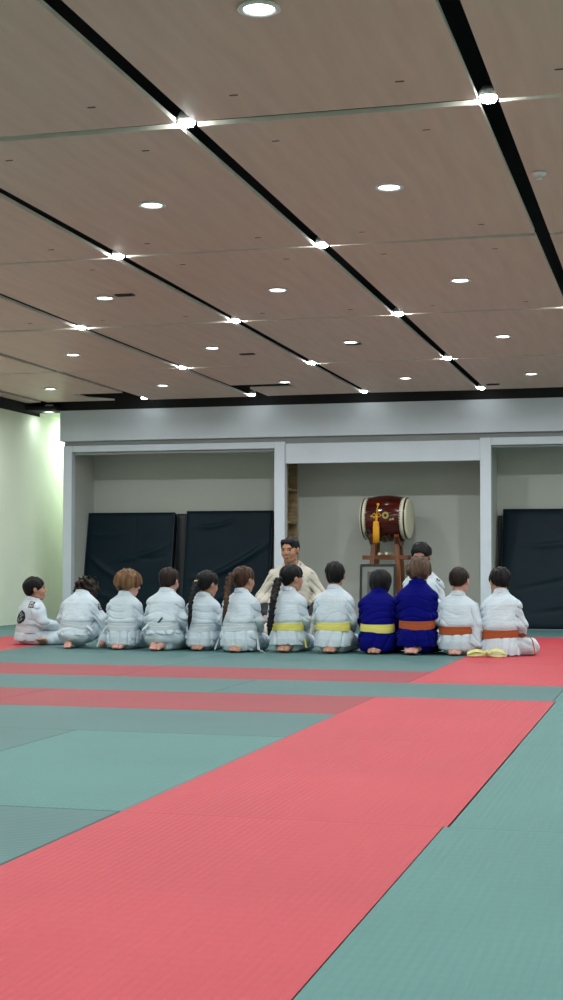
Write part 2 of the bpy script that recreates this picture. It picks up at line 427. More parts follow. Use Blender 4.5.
# ------------------------------------------------------------------ judo mats (each 1 x 2 m, tops at floor level 0)
def judo_mat(x0, x1, y0, y1, colr, label, dz=0., skew=0., tight=False):
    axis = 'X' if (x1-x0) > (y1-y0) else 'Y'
    g = .0002 if tight else .0012; cx, cy = (x0+x1)/2, (y0+y1)/2
    b = MB(); nx = 1
    V = [(x0+g, y0+g), (x1-g, y0+g), (x1-g+skew, y1-g), (x0+g, y1-g)]
    bv = .0008 if tight else .004
    def ring(ins, z):
        return [(x0+g+ins, y0+g+ins, z), (x1-g-ins, y0+g+ins, z), (x1-g-ins+skew, y1-g-ins, z), (x0+g+ins, y1-g-ins, z)]
    rings = [ring(0, -.0415), ring(0, -bv+dz), ring(bv*.35, -bv*.3+dz), ring(bv, dz)]
    P = [p for q in rings for p in q]
    Fc = [(3, 2, 1, 0), (12, 13, 14, 15)] + [(q*4+k, q*4+(k+1) % 4, (q+1)*4+(k+1) % 4, (q+1)*4+k) for q in range(3) for k in range(4)]
    b.add(P, Fc, 0); b.m[2:6] = [1]*4
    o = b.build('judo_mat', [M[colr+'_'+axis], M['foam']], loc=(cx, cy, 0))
    tag(o, label, 'mat', 'red judo mats' if colr == 'red' else 'green judo mats'); return o
J = judo_mat
J(0, 1, -2, 0, 'red', 'red judo mat in the foreground, filling the bottom left of the picture', 0, tight=True)
J(0, 1.012, 0, 2, 'red', 'red judo mat lengthwise, second from the camera, beyond the foreground seam', tight=True)
J(0, 1.012, 2, 4, 'red', 'red judo mat at the far end of the near red strip', tight=True)
J(1.003, 2, -2, 0, 'green', 'green judo mat at the bottom right corner of the picture', tight=True)
J(1.019, 2, 0, 2, 'green', 'green judo mat at the right edge, beside the second red mat', tight=True)
J(1.018, 2, 2, 4, 'green', 'green judo mat at the right edge, beside the far end of the near red strip', tight=True)
J(-2, -.008, -2, -1, 'green', 'green crosswise mat left of the foreground red mat, at the lowest left edge')
J(-2, -.008, -1, 0, 'green', 'darker green mat at left edge, touching the near red strip below the bright green mat', -.0006)
J(-1, 0, 0, 2, 'green', 'bright lengthwise green mat left of the near red strip')
J(-3, -1, 1, 2, 'green', 'duller green mat at the left edge, left of the bright green mat')
J(-2, 0, 2, 3, 'green', 'green crosswise mat just in front of the near red band, beside the red strip')
J(-4, -2, 2, 3, 'green', 'green crosswise mat in front of the near red band at the left edge')
J(-2, 0, 3, 4, 'red', 'red crosswise mat of the near red band, its right end')
J(-4, -2, 3, 4, 'red', 'red crosswise mat of the near red band, at the left edge')
J(-1, 1, 4, 5, 'green', 'green crosswise mat between the near red strip and the far red strip')
J(1, 3-1, 4, 5, 'green', 'green mat tip at the right edge of the green cross row')
J(-3, -1, 4, 5, 'green', 'green crosswise mat in the middle of the row between the two red bands')
J(-5, -3, 4, 5, 'green', 'green crosswise mat at the left edge between the two red bands') if False else J(-4, -3, 4, 5, 'green', 'green mat at the left edge between the two red bands')
J(-2, 0, 5, 6, 'red', 'red crosswise mat of the far red band, its darker right end')
J(-4, -2, 5, 6, 'red', 'red crosswise mat of the far red band, its left half')
for y, t in ((5, 'nearest of three in the far right strip'), (7, 'under the two right-hand children with orange belts'), (9, 'far end of the right strip, before the back mattress')):
    J(0, 1, y, y+2, 'red', 'red lengthwise mat, '+t)
for y, t in ((5, 'nearest piece'), (7, 'middle piece, beside the leftmost child'), (9, 'far piece, behind the leftmost child')):
    J(-5, -4, y, y+2, 'red', 'red mat of the left border strip, '+t)
rowt = {6: 'in front of the row of children', 7: 'under the feet of the row of children', 8: 'just beyond the row of children', 9: 'before the far red row at the instructors'}
for y in range(6, 10):
    J(-2, 0, y, y+1, 'green', 'green crosswise mat '+rowt[y]+', right half')
    J(-4, -2, y, y+1, 'green', 'green crosswise mat '+rowt[y]+', left half')
J(-2, 0, 10, 11, 'red', 'red mat of the far border row behind the kneeling instructors, right half')
J(-4, -2, 10, 11, 'red', 'red mat of the far border row behind the kneeling instructors, left half')
for a, b, t in ((-6.15, -5, 'against the cream wall'), (-5, -3, 'before the left alcove'), (-3, -1, 'before the drum alcove'), (-1, 1, 'before the right alcove')):
    J(a, b, 11, 12, 'green', 'far green mat '+t)
    J(a, b, 12, YW, 'green', 'last green mat '+t+', at the frame foot')
for y in (5, 7, 9):
    J(-6.15, -5, y, y+2, 'green', 'green mat along the cream left wall, '+{5: 'nearest', 7: 'middle', 9: 'farthest'}[y]+' of three')

# ------------------------------------------------------------------ crash mats leaning in the alcoves
def crash_mat(x0, x1, zt, yb, yt, label, seed, creases, th=.12):
    L = math.hypot(zt, yt-yb); ang = math.atan2(yt-yb, zt)
    wdt = x1-x0; r = random.Random(seed)
    root = empty('crash_mat', ((x0+x1)/2, yb, .0)); root.rotation_euler = (-ang, 0, 0)
    nx, nz = 60, 64; V = []; Fc = []
    def front(u, v):
        x = (u-.5)*wdt; z = v*L; e = min(u, 1-u)*wdt; f = min(v, 1-v)*L
        edge = 1-math.exp(-min(e, f)/.03)
        d = .02*edge
        for (xa, za, xb, zb, a, wd) in creases:
            t = max(0, min(1, ((u-xa)*(xb-xa)+(v-za)*(zb-za))/((xb-xa)**2+(zb-za)**2)))
            q = math.hypot((u-xa-t*(xb-xa))*wdt, (v-za-t*(zb-za)+.03*math.sin(t*PI))*L)
            d += 1.9*a*math.exp(-(q/wd)**2)*math.sin(max(.05, t)*PI*.97)
        d -= .006*math.exp(-(abs(x-.08)/.006)**2)*edge
        return (x, -d, z)
    for j in range(nz+1):
        for i in range(nx+1): V.append(front(i/nx, j/nz))
    for j in range(nz):
        for i in range(nx): a = j*(nx+1)+i; Fc.append((a, a+1, a+nx+2, a+nx+1))
    k = len(V); hw = wdt/2
    V += [(-hw, th, 0), (hw, th, 0), (hw, th, L), (-hw, th, L)]
    Fc.append((k+1, k, k+3, k+2))
    Fc.append(tuple([k, k+1]+[i for i in range(nx, -1, -1)]))
    Fc.append(tuple([k+2, k+3]+[nz*(nx+1)+i for i in range(nx+1)]))
    Fc.append(tuple([k+3, k]+[j*(nx+1) for j in range(nz+1)]))
    Fc.append(tuple([k+1, k+2]+[j*(nx+1)+nx for j in range(nz, -1, -1)]))
    mesh_obj('cover', V, Fc, M['vinyl'], root, smooth=True)
    m = MB(); c = .004
    m.tube([(-hw, c, 0), (-hw, c, L), (hw, c, L), (hw, c, 0)], .008)
    m.build('piping', M['vinyl_edge'], root)
    tag(root, label, 'crash mat', 'dark crash mats leaning in the alcoves'); return root
cr1 = [(.02, .62, .55, .35, .018, .03), (.3, .55, .98, .72, .016, .03), (.05, .80, .5, .83, .01, .02), (.1, .3, .6, .2, .012, .03), (.5, .62, .95, .6, -.01, .015)]
cr2 = [(.1, .86, .6, .93, .014, .02), (.3, .42, .98, .72, .02, .04), (.05, .4, .6, .5, .012, .03), (.1, .2, .7, .3, .015, .04)]
cr3 = [(.1, .32, .95, .62, -.02, .02), (.2, .12, .95, .34, -.018, .02), (.25, .95, .4, .8, .012, .02), (.1, .7, .5, .74, .008, .03)]
crash_mat(-5.60, -4.44, 1.39, 12.98, 13.24, 'leftmost dark crash mat leaning in the left alcove, wavy creases', 1, cr1)
crash_mat(-4.28, -3.16, 1.405, 13.0, 13.26, 'dark crash mat in the left alcove beside the column and behind the instructor', 2, cr2)
crash_mat(-4.425, -4.295, 1.375, 13.22, 13.31, 'narrow black crash mat edge between the two mats of left alcove', 3, [], .08).children[0].data.materials[0] = M['vinyl_edge']
crash_mat(-.31, 1.55, 1.40, 12.88, 13.28, 'large dark crash mat leaning in the right alcove', 5, cr3)
m = MB(); m.box(-.385, -.34, 13.36, 13.41, 0, 1.33)
tag(m.build('mat_board', M['vinyl_edge'], bevel=.005), 'thin black board edge standing between right column and right crash mat', 'board')

# ------------------------------------------------------------------ shelf unit in the partition
r = empty('shelf_unit', (-2.9, 13.02, 0))
def pt(name, boxes, mat, root, bevel=.002):
    m = MB(); L = root.location
    for bx in boxes: m.box(bx[0]-L.x, bx[1]-L.x, bx[2]-L.y, bx[3]-L.y, bx[4]-L.z, bx[5]-L.z)
    return m.build(name, mat, root, bevel=bevel)
pt('side_panel', [(-2.955, -2.842, 12.785, 12.803, 0, 2.1)], M['shelf'], r)
pt('side_panel', [(-2.955, -2.842, 13.245, 13.263, 0, 2.1)], M['shelf'], r)
pt('back_panel', [(-2.961, -2.955, 12.785, 13.263, 0, 2.1)], M['shelf'], r)
for z in (2.06, 1.65, 1.25, .85, .45, .04):
    pt('shelf', [(-2.955, -2.842, 12.803, 13.245, z-.014, z+.014)], M['shelf'], r)
tag(r, 'narrow plywood shelf unit set in the side of the drum alcove', 'shelf')

# ------------------------------------------------------------------ taiko drum on its stand
dc = Vector((-1.665, 12.98, 1.29)); hl = .275
dr = empty('taiko_drum', tuple(dc)); dr.rotation_euler = (0, 0, math.radians(-3))
m = MB(); m.lathe([(.235, -hl), (.262, -hl*.6), (.276, -hl*.25), (.279, 0), (.276, hl*.25), (.262, hl*.6), (.235, hl)], 'X', 56)
m.build('drum_body', M['lacquer'], dr, smooth=True)
for s in (-1, 1):
    m = MB(); m.lathe([(.0005, s*(hl+.012)), (.15, s*(hl+.012)), (.222, s*(hl+.010)), (.236, s*(hl+.002)), (.2405, s*(hl-.008))], 'X', 56)
    hd = m.build('drum_head', M['skin_drum'], dr, smooth=True)
    m = MB(); m.lathe([(.2405, s*(hl-.008)), (.244, s*(hl-.028))], 'X', 56, mi=0); m.lathe([(.247, s*(hl-.028)), (.2515, s*(hl-.05)), (.252, s*(hl-.072)), (.249, s*(hl-.073))], 'X', 56, mi=1)
    m.build('skin_edge', [M['black_tack'], M['skin_drum']], hd)
    for rr, xo, n in ((.2475, .018, 52), (.2535, .062, 52)):
        m = MB()
        for k in range(n):
            a = 2*PI*(k+.5*(xo > .03))/n; p = Vector((s*(hl-xo), rr*math.cos(a), rr*math.sin(a)))
            m.cyl(p, p+Vector((0, math.cos(a), math.sin(a)))*.005, .008, .004, 8)
        m.build('tack_row', M['black_tack'], hd)
m = MB()                                          # ornate ring plate, cord and tassel on the side that faces the room
for k in range(10):
    a = 2*PI*k/10; m.cyl((.05+.03*math.cos(a), -.283, .03+.03*math.sin(a)), (.05+.03*math.cos(a), -.276, .03+.03*math.sin(a)), .014, .01, 10)
for x in (-.12, -.09, .11, .14): m.cyl((x, -.278, .0+.02*math.sin(x*40)), (x, -.268, .0+.02*math.sin(x*40)), .014, .01, 10)
m.build('ring_plate', M['brass'], dr)
for px, pz in ((.02, -.25), (-.16, -.18)):
    m = MB(); m.tube([(px+.035*math.cos(a), -.285+.09*(abs(pz) > .2), pz+.035*math.sin(a)) for a in [2*PI*k/16 for k in range(17)]], .006)
    m.build('handle_ring', M['black_metal'], dr)
m = MB()
m.tube([(-.04, -.262, .16), (-.05, -.278, .10), (-.055, -.29, .03)], .007)
for s in (-1, 1): m.tube([(-.055, -.29, .03), (-.055+s*.03, -.294, .055), (-.055+s*.055, -.292, .03), (-.055+s*.03, -.296, .01), (-.055, -.29, .03)], .0065)
m.tube([(-.055, -.292, .03), (-.062, -.293, -.01), (-.062, -.294, -.045)], .007); m.tube([(-.05, -.292, .03), (-.046, -.293, -.01), (-.055, -.294, -.045)], .007)
m.lathe([(.0005, .055), (.014, .05), (.018, .035), (.01, .02)], 'Z', 16, c=(-.04, -.268, .12))
cord = m.build('cord', M['gold'], dr, smooth=True)
m = MB(); m.lathe([(.004, .0), (.026, -.004), (.034, -.015), (.036, -.06), (.036, -.16), (.038, -.255), (.0005, -.257)], 'Z', 20, c=(-.057, -.30, -.035))
for k in range(20):
    a = 2*PI*k/20; m.tube([(-.057+.034*math.cos(a), -.30+.034*math.sin(a), -.095), (-.057+.036*math.cos(a), -.30+.036*math.sin(a), -.298)], .004, 5)
m.build('tassel', M['gold'], cord, smooth=True)
tag(dr, 'dark red lacquered barrel drum with cream heads and a gold tassel', 'drum')
sd = empty('drum_stand', (dc.x, dc.y, 0))
for sx in (-1, 1):
    for sy in (-1, 1):
        m = MB()
        a = Vector((sx*.13, sy*.10, 1.10)); b = Vector((sx*.20, sy*.20, 0)); hw = .028
        V = []
        for p in (b, a): V += [p+Vector((dx*hw, dy*hw, 0)) for dx, dy in ((-1, -1), (1, -1), (1, 1), (-1, 1))]
        m.add(V, [(3, 2, 1, 0), (4, 5, 6, 7)] + [(k, (k+1) % 4, 4+(k+1) % 4, 4+k) for k in range(4)])
        m.build('leg', M['stand'], sd, bevel=.004)
    m = MB(); pts = []                            # curved cradle on each pair of legs
    x = sx*.155; n = 18; R = .283
    V = []
    for k in range(n+1):
        a = math.radians(-90-48+96*k/n); y, z = math.cos(a), math.sin(a)
        V += [(x-.025, R*y, 1.29+R*z), (x+.025, R*y, 1.29+R*z), (x+.025, (R+.05)*y, 1.29+(R+.05)*z), (x-.025, (R+.05)*y, 1.29+(R+.05)*z)]
    Fc = [(k*4+q, k*4+(q+1) % 4, k*4+4+(q+1) % 4, k*4+4+q) for k in range(n) for q in range(4)] + [(3, 2, 1, 0), (n*4, n*4+1, n*4+2, n*4+3)]
    m.add(V, Fc); m.build('cradle', M['stand'], sd)
for sy in (-1, 1):
    m = MB(); m.box(-.27, .27, sy*.135-.018, sy*.135+.018, .80, .85); m.build('crossbar', M['stand'], sd, bevel=.004)
    m = MB(); m.box(-.26, .26, sy*.18-.016, sy*.18+.016, .22, .27); m.build('crossbar', M['stand'], sd, bevel=.004)
for sx in (-1, 1):
    m = MB(); m.box(sx*.19-.016, sx*.19+.016, -.2, .2, .12, .165); m.build('stretcher', M['stand'], sd, bevel=.004)
tag(sd, 'reddish wooden drum stand with four legs and crossbars under the drum', 'stand')
for k, x in enumerate((-.062, .045)):
    m = MB(); m.cyl((x, -.25, .872), (x*.7, .22, .872), .0165, .013, 14); m.lathe([(.0005, 0)], 'Z', 4)
    o = MB(); o.cyl((0, -.235, 0), (0, .235, 0), .0165, .013, 16)
    ob = o.build('drumstick', M['stick'], bevel=.005); ob.location = (dc.x+x, dc.y, .867); ob.rotation_euler = (0, 0, (.06, -.05)[k])
    tag(ob, 'pale wooden drumstick resting on the stand crossbar, '+('left one' if k == 0 else 'right one'), 'drumstick', 'drumsticks on the drum stand')
# framed picture leaning on the stand
pf = empty('picture_frame', (-1.715, 12.62, .005)); pf.rotation_euler = (math.radians(-5), 0, 0)
W2, Hh, t = .215, .745, .026
for bx in ((-W2, W2, 0, t), (-W2, W2, Hh-t, Hh)):
    m = MB(); m.box(bx[0], bx[1], -.012, .014, bx[2], bx[3]); m.build('frame_rail', M['pic_frame'], pf, bevel=.003)
for s in (-1, 1):
    m = MB(); m.box(min(s*W2, s*(W2-t)), max(s*W2, s*(W2-t)), -.012, .014, t, Hh-t); m.build('frame_rail', M['pic_frame'], pf, bevel=.003)
m = MB(); m.box(-W2+t, W2-t, 0, .008, t, Hh-t); m.build('mount', M['pic_mat'], pf)
m = MB(); y = -.002; m.box(-.125, .125, y, .0, .09, Hh-.09, 0); m.box(-.06, .07, y-.001, y, .1, .42, 1); m.lathe([(.0005, 0), (.06, 0)], 'Z', 4)
n = 24; V = [(0.005+.055*math.cos(2*PI*k/n), y-.002, .50+.075*math.sin(2*PI*k/n)) for k in range(n)]; m.add(V, [tuple(range(n))], 2)
m.box(.085, .12, y-.001, y, .42, .62, 3); m.box(.10, .12, y-.001, y, .1, .36, 3)
m.build('photograph', [M['pic_dark'], M['pic_frame'], M['pic_skin'], M['pic_light']], pf)
tag(pf, 'black framed picture with grey mount leaning against the drum stand', 'picture')

# ------------------------------------------------------------------ implicit surfaces for the figures
def seg_d(P, a, b, ra, rb):
    a = np.array(a, float); b = np.array(b, float); ba = b-a; L = max(ba@ba, 1e-9)
    pa = P-a; t = np.clip((pa@ba)/L, 0, 1)
    return np.sqrt(((pa-t[..., None]*ba)**2).sum(-1)) - (ra+(rb-ra)*t)
def ell_d(P, c, r, R=None):
    q = P-np.array(c, float)
    if R is not None: q = q@R
    q = q/np.array(r, float); k = np.sqrt((q*q).sum(-1)); return (k-1)*min(r)
class SDF:
    def __init__(s): s.p = []
    def seg(s, a, b, ra, rb=None, k=.02):
        rb = ra if rb is None else rb; m_ = max(ra, rb)
        lo = np.minimum(a, b)-m_; hi = np.maximum(a, b)+m_
        s.p.append(('u', lambda P: seg_d(P, a, b, ra, rb), lo, hi, k)); return s
    def ell(s, c, r, k=.02, R=None):
        e = max(r) if R is not None else np.array(r)
        s.p.append(('u', lambda P: ell_d(P, c, r, R), np.array(c)-e, np.array(c)+e, k)); return s
    def cut(s, fn, k=.01): s.p.append(('c', fn, None, None, k)); return s
    def fn(s, f, lo, hi, k=.02): s.p.append(('u', f, np.array(lo), np.array(hi), k)); return s
    def disp(s, f): s.p.append(('d', f, None, None, 0)); return s
    def mesh(s, h, pad=None):
        us = [q for q in s.p if q[0] == 'u']
        pad = 4*h if pad is None else pad
        lo = np.min([q[2] for q in us], 0)-pad; hi = np.max([q[3] for q in us], 0)+pad
        ax = [np.arange(lo[i], hi[i]+h, h) for i in range(3)]
        sh = tuple(len(a) for a in ax); D = np.full(sh, 1.0)
        G = np.stack(np.meshgrid(*ax, indexing='ij'), -1)
        for op, f, l, hgh, k in s.p:
            if op == 'u':
                sl = tuple(slice(max(0, int((l[i]-k-3*h-lo[i])/h)), min(sh[i], int((hgh[i]+k+3*h-lo[i])/h)+2)) for i in range(3))
                d = f(G[sl]); e = D[sl]; hh_ = np.maximum(k-np.abs(d-e), 0)
                D[sl] = np.minimum(d, e) - hh_*hh_/(4*k+1e-9)
            elif op == 'c':
                d = -f(G); hh_ = np.maximum(k-np.abs(d-D), 0); D = np.maximum(d, D)+hh_*hh_/(4*k+1e-9)
            else:
                mk = np.abs(D) < 3*h+.03; D[mk] += f(G[mk])
        return nets(D, lo, h)
def nets(D, lo, h):
    S_ = D < 0; nx, ny, nz = D.shape
    cnt = np.zeros((nx-1, ny-1, nz-1), np.int8)
    cr = [(a, b, c) for a in (0, 1) for b in (0, 1) for c in (0, 1)]
    for a, b, c in cr: cnt += S_[a:nx-1+a, b:ny-1+b, c:nz-1+c]
    act = (cnt > 0) & (cnt < 8); I = np.argwhere(act)
    idx = np.full(act.shape, -1, np.int64); idx[tuple(I.T)] = np.arange(len(I))
    acc = np.zeros((len(I), 3)); n = np.zeros(len(I))
    for a in cr:
        for k in range(3):
            if a[k]: continue
            b = list(a); b[k] = 1
            A = D[tuple((I+a).T)]; B = D[tuple((I+b).T)]; mk = (A < 0) != (B < 0)
            t = np.where(mk, A/np.where(mk, A-B, 1), 0)
            p = I+np.array(a)+t[:, None]*(np.array(b)-np.array(a))
            acc[mk] += p[mk]; n[mk] += 1
    V = lo + acc/n[:, None]*h
    Q = []
    for k in range(3):
        sl0 = [slice(None)]*3; sl1 = [slice(None)]*3; sl0[k] = slice(0, -1); sl1[k] = slice(1, None)
        ch = S_[tuple(sl0)] != S_[tuple(sl1)]
        E_ = np.argwhere(ch); u, v = (k+1) % 3, (k+2) % 3
        E_ = E_[(E_[:, u] > 0) & (E_[:, v] > 0) & (E_[:, u] < D.shape[u]-1) & (E_[:, v] < D.shape[v]-1)]
        eu = np.eye(3, dtype=int)[u]; ev = np.eye(3, dtype=int)[v]
        q = np.stack([idx[tuple((E_-eu-ev).T)], idx[tuple((E_-ev).T)], idx[tuple(E_.T)], idx[tuple((E_-eu).T)]], 1)
        s_ = S_[tuple(E_.T)]; q[~s_] = q[~s_][:, ::-1]; Q.append(q)
    return V, np.concatenate(Q)
def np_obj(name, parts, mats, parent=None):
    """parts: list of (V, Q, material index) joined into one mesh"""
    V = np.concatenate([p[0] for p in parts]); off = np.cumsum([0]+[len(p[0]) for p in parts[:-1]])
    Q = np.concatenate([p[1]+o for p, o in zip(parts, off)]); mi = np.concatenate([np.full(len(p[1]), p[2]) for p in parts])
    me = bpy.data.meshes.new(name); me.vertices.add(len(V)); me.vertices.foreach_set('co', V.astype(np.float32).ravel())
    me.loops.add(len(Q)*4); me.loops.foreach_set('vertex_index', Q.astype(np.int32).ravel())
    me.polygons.add(len(Q)); me.polygons.foreach_set('loop_start', np.arange(0, len(Q)*4, 4, dtype=np.int32))
    me.polygons.foreach_set('loop_total', np.full(len(Q), 4, np.int32))
    me.polygons.foreach_set('material_index', mi.astype(np.int32)); me.polygons.foreach_set('use_smooth', np.ones(len(Q), bool))
    for m_ in (mats if isinstance(mats, (list, tuple)) else [mats]): me.materials.append(m_)
    me.update(calc_edges=True)
    o = bpy.data.objects.new(name, me); COL.objects.link(o)
    if parent: o.parent = parent
    return o
def wob(seed, f, n=6):
    g = np.random.RandomState(seed); Wv = g.normal(size=(n, 3)); Wv = Wv/np.linalg.norm(Wv, axis=1)[:, None]*np.array(f)*g.uniform(.6, 1.4, (n, 1)); ph = g.uniform(0, 6.28, n)
    return lambda P: sum(np.sin(P@Wv[i]+ph[i]) for i in range(n))/math.sqrt(n)
def rotm(yaw, pitch, roll):
    return np.array((Matrix.Rotation(yaw, 3, 'Z') @ Matrix.Rotation(pitch, 3, 'X') @ Matrix.Rotation(roll, 3, 'Y')))

# head, in units of the head height: chin at z 0, crown at z 1, the face looks along +y
def head_sdf(hs, kid=True, smile=False):
    s = SDF(); u = hs
    c = lambda *a: tuple(q*u for q in a)
    s.ell(c(0, -.08, .63), c(.35, .43, .36), .02*u)
    s.ell(c(0, .10, .37), c(.27, .27, .34), .14*u)
    s.ell(c(0, .24, .09), c(.10, .09, .09), .14*u)
    for q in (-1, 1):
        s.ell(c(q*.17, .24, .34), c(.10, .10, .12), .1*u)
        s.seg(c(q*.20, .0, .18), c(q*.10, .2, .08), .07*u, .06*u, .12*u)
    s.seg(c(-.14, .32, .575), c(.14, .32, .575), .045*u, None, .07*u)
    s.seg(c(0, .35, .54), c(0, .43, .36), .028*u, .048*u, .04*u)
    for q in (-1, 1): s.ell(c(q*.05, .385, .34), c(.035, .045, .03), .03*u)
    s.seg(c(-.08, .345, .215), c(.08, .345, .215), .028*u, None, .04*u)
    s.seg(c(-.06, .345, .165), c(.06, .345, .165), .03*u, None, .04*u)
    for q in (-1, 1): s.cut(lambda P, q=q: ell_d(P, c(q*.155, .43, .485), c(.10, .09, .055)), .04*u)
    s.cut(lambda P: ell_d(P, c(0, .40, .19), c(.11 if smile else .08, .05, .008)), .012*u)
    for q in (-1, 1):
        s.ell(c(q*.355, -.02, .45), c(.03, .08, .13), .03*u)
        s.ell(c(q*.375, -.05, .475), c(.024, .058, .09), .02*u)
    nr = .17 if kid else .235
    s.seg(c(0, -.13, .32), c(0, -.17, -.12), nr*u, nr*1.02*u, .1*u)
    return s
def hair_sdf(hs, style, seed):
    s = SDF(); u = hs; c = lambda *a: tuple(q*u for q in a)
    t = {'short': .035, 'crop': .02, 'mop': .095, 'fluffy': .10, 'curly': .12, 'bob': .08, 'pulled': .04, 'man': .012}[style]
    s.ell(c(0, -.085, .655), c(.365+t, .45+t, .365+t), .02*u)
    if style in ('mop', 'fluffy'): s.ell(c(0, -.14, .50), c(.34+t, .38+t, .33), .12*u); s.ell(c(.02, .16, .80), c(.30, .24, .17), .1*u)
    if style == 'curly': s.ell(c(0, -.18, .38), c(.46, .36, .36), .1*u)
    if style == 'bob': s.ell(c(0, -.16, .42), c(.39, .36, .42), .1*u)
    if style in ('short', 'crop', 'man', 'pulled'): s.ell(c(0, -.19, .42), c(.30, .29, .30), .14*u)
    if style == 'man': s.ell(c(.02, .10, .84), c(.28, .25, .14), .1*u)
    top = {'mop': .60, 'fluffy': .62, 'curly': .66, 'bob': .62, 'short': .68, 'man': .78}.get(style, .74)
    s.cut(lambda P: ell_d(P, c(0, .52, top-.42), c(.36, .42, .44)), .03*u)
    nape = {'short': .20, 'crop': .26, 'mop': .10, 'fluffy': .08, 'curly': -.06, 'bob': -.04, 'pulled': .16, 'man': .2}[style]
    side = {'mop': .40, 'fluffy': .42, 'curly': .2, 'bob': .1, 'short': .44}.get(style, .50)
    def low(P):
        y = P[..., 1]/u; z = P[..., 2]/u
        lim = nape + (side-nape)*np.clip((y+.30)/.34, 0, 1)
        return (z-lim)*u
    s.cut(low, .03*u)
    if style in ('short', 'crop', 'pulled', 'man'):
        for q in (-1, 1): s.cut(lambda P, q=q: ell_d(P, c(q*.44, .02, .42), c(.12, .10, .15)), .02*u)
    n1 = wob(seed, (34/u, 34/u, 5/u), 8); n2 = wob(seed+5, 9/u, 6)
    a1, a2 = {'short': (.018, .010), 'crop': (.010, .006), 'mop': (.030, .020), 'fluffy': (.026, .014), 'curly': (.012, .02), 'bob': (.012, .012), 'pulled': (.014, .006), 'man': (.02, .014)}[style]
    if style == 'curly':
        n3 = wob(seed+9, 26/u, 10); s.disp(lambda P: u*(.06*n3(P)+.025*n2(P)))
    else: s.disp(lambda P: u*(a1*n1(P)+a2*n2(P)))
    return s
def hand_mesh(scale, curl=.35, res=.0034):
    """right hand lying palm down: wrist at origin, fingers along +y, back of the hand +z, thumb towards -x"""
    s = SDF(); k = scale
    for x in (-.026, -.009, .009, .025): s.seg((x*.55*k, 0, 0), (x*k, .078*k, .002*k), .0145*k, .0115*k, .012*k)
    Ls = ((-.027, .076, .070), (-.009, .081, .078), (.009, .079, .072), (.026, .070, .056))
    for x, y0, L in Ls:
        p = np.array((x, y0, .0))*k; a = 0; sp = x*1.2
        for seg_i, f in enumerate((.45, .30, .25)):
            a += curl*(.6 if seg_i == 0 else .9)
            q = p+np.array((sp*f*L*2, math.cos(a)*L*f, -math.sin(a)*L*f))*k
            s.seg(tuple(p), tuple(q), (.0088-.0008*seg_i)*k, (.0082-.001*seg_i)*k, .003*k); p = q
    s.seg((-.014*k, .015*k, -.004*k), (-.040*k, .048*k, -.010*k), .014*k, .0105*k, .012*k)
    s.seg((-.040*k, .048*k, -.010*k), (-.048*k, .082*k, -.014*k), .0102*k, .0078*k, .004*k)
    s.seg((0, -.05*k, 0), (0, .01*k, 0), .021*k, .019*k, .012*k)
    return s.mesh(res*max(k, .75))
HAND = hand_mesh(1.0)
def foot_mesh(k, res=.004):
    """bare foot, sole up, right foot: heel at origin, toes along -y, big toe towards -x"""
    s = SDF()
    s.seg((0, .03*k, -.015*k), (0, 0, 0), .030*k, .031*k, .02*k)
    s.seg((0, 0, 0), (-.020*k, -.115*k, -.022*k), .028*k, .024*k, .02*k)
    s.seg((.004*k, 0, 0), (.022*k, -.10*k, -.024*k), .027*k, .019*k, .02*k)
    for i, (x, L, r_) in enumerate(((-.026, .046, .0125), (-.008, .040, .0095), (.006, .036, .009), (.019, .030, .0085), (.030, .024, .008))):
        y = -.118+i*.006
        s.seg((x*k, y*k, -.026*k), ((x-.002)*k, (y-L)*k, -.030*k), r_*k, r_*.9*k, .004*k)
    return s.mesh(res*max(.7, k))
FOOT = foot_mesh(1.0)
def frame_to(V, k, org, d, upv, flip=False):
    d = Vector(d).normalized(); x = d.cross(Vector(upv)).normalized(); z = x.cross(d)
    W = V*k
    if flip: W = W*np.array((-1, 1, 1))
    R = np.array((x, d, z)); return W@R + np.array(org)
def decal(root, target, name, px, py, w_, h_, bits, mats):
    """a printed patch that hugs the cloth: bits = rows of characters, '#' black, '.' white, ' ' cloth left bare.
    (px, py) tells which point of the garment carries it, as read off the photograph"""
    bv = BVHTree.FromPolygons([v.co for v in target.data.vertices], [tuple(p.vertices) for p in target.data.polygons])
    Mi = (Matrix.Translation(root.location) @ root.rotation_euler.to_matrix().to_4x4()).inverted()
    dw = (fw*F_PX + r2*(px-281.5) - u2*(py-500)).normalized()
    o_ = Mi @ CAM; dl = (Mi.to_3x3() @ dw).normalized()
    hit = bv.ray_cast(o_, dl, 60)
    if hit[0] is None: print('decal missed', name, px, py); return
    c0 = hit[0]; nn = Vector((0, 0, 0))
    for q in range(40):
        v = c0 + Vector((math.sin(q*2.4), math.cos(q*2.4), math.sin(q*1.3)))*.03*(q/40)
        nn += bv.find_nearest(v)[1]
    d = (-nn.normalized()*.8 + dl*.2).normalized(); x = d.cross(Vector((0, 0, 1))).normalized(); z = x.cross(d); org = c0 - d*.06
    nr, nc = len(bits), len(bits[0]); V = []; ok = []
    for r_ in range(nr+1):
        for c_ in range(nc+1):
            p = org + x*((c_/nc-.5)*w_) + z*((.5-r_/nr)*h_)
            hit = bv.ray_cast(p, d, .14)
            ok.append(hit[0] is not None); V.append((hit[0] - d*.003) if hit[0] is not None else p)
    Fc = []; fm = []
    for r_ in range(nr):
        for c_ in range(nc):
            if bits[r_][c_] == ' ': continue
            f = (r_*(nc+1)+c_, r_*(nc+1)+c_+1, (r_+1)*(nc+1)+c_+1, (r_+1)*(nc+1)+c_)
            if all(ok[q] for q in f): Fc.append(f[::-1]); fm.append(0 if bits[r_][c_] == '#' else 1)
    if Fc: mesh_obj(name, V, Fc, mats, root, fm)
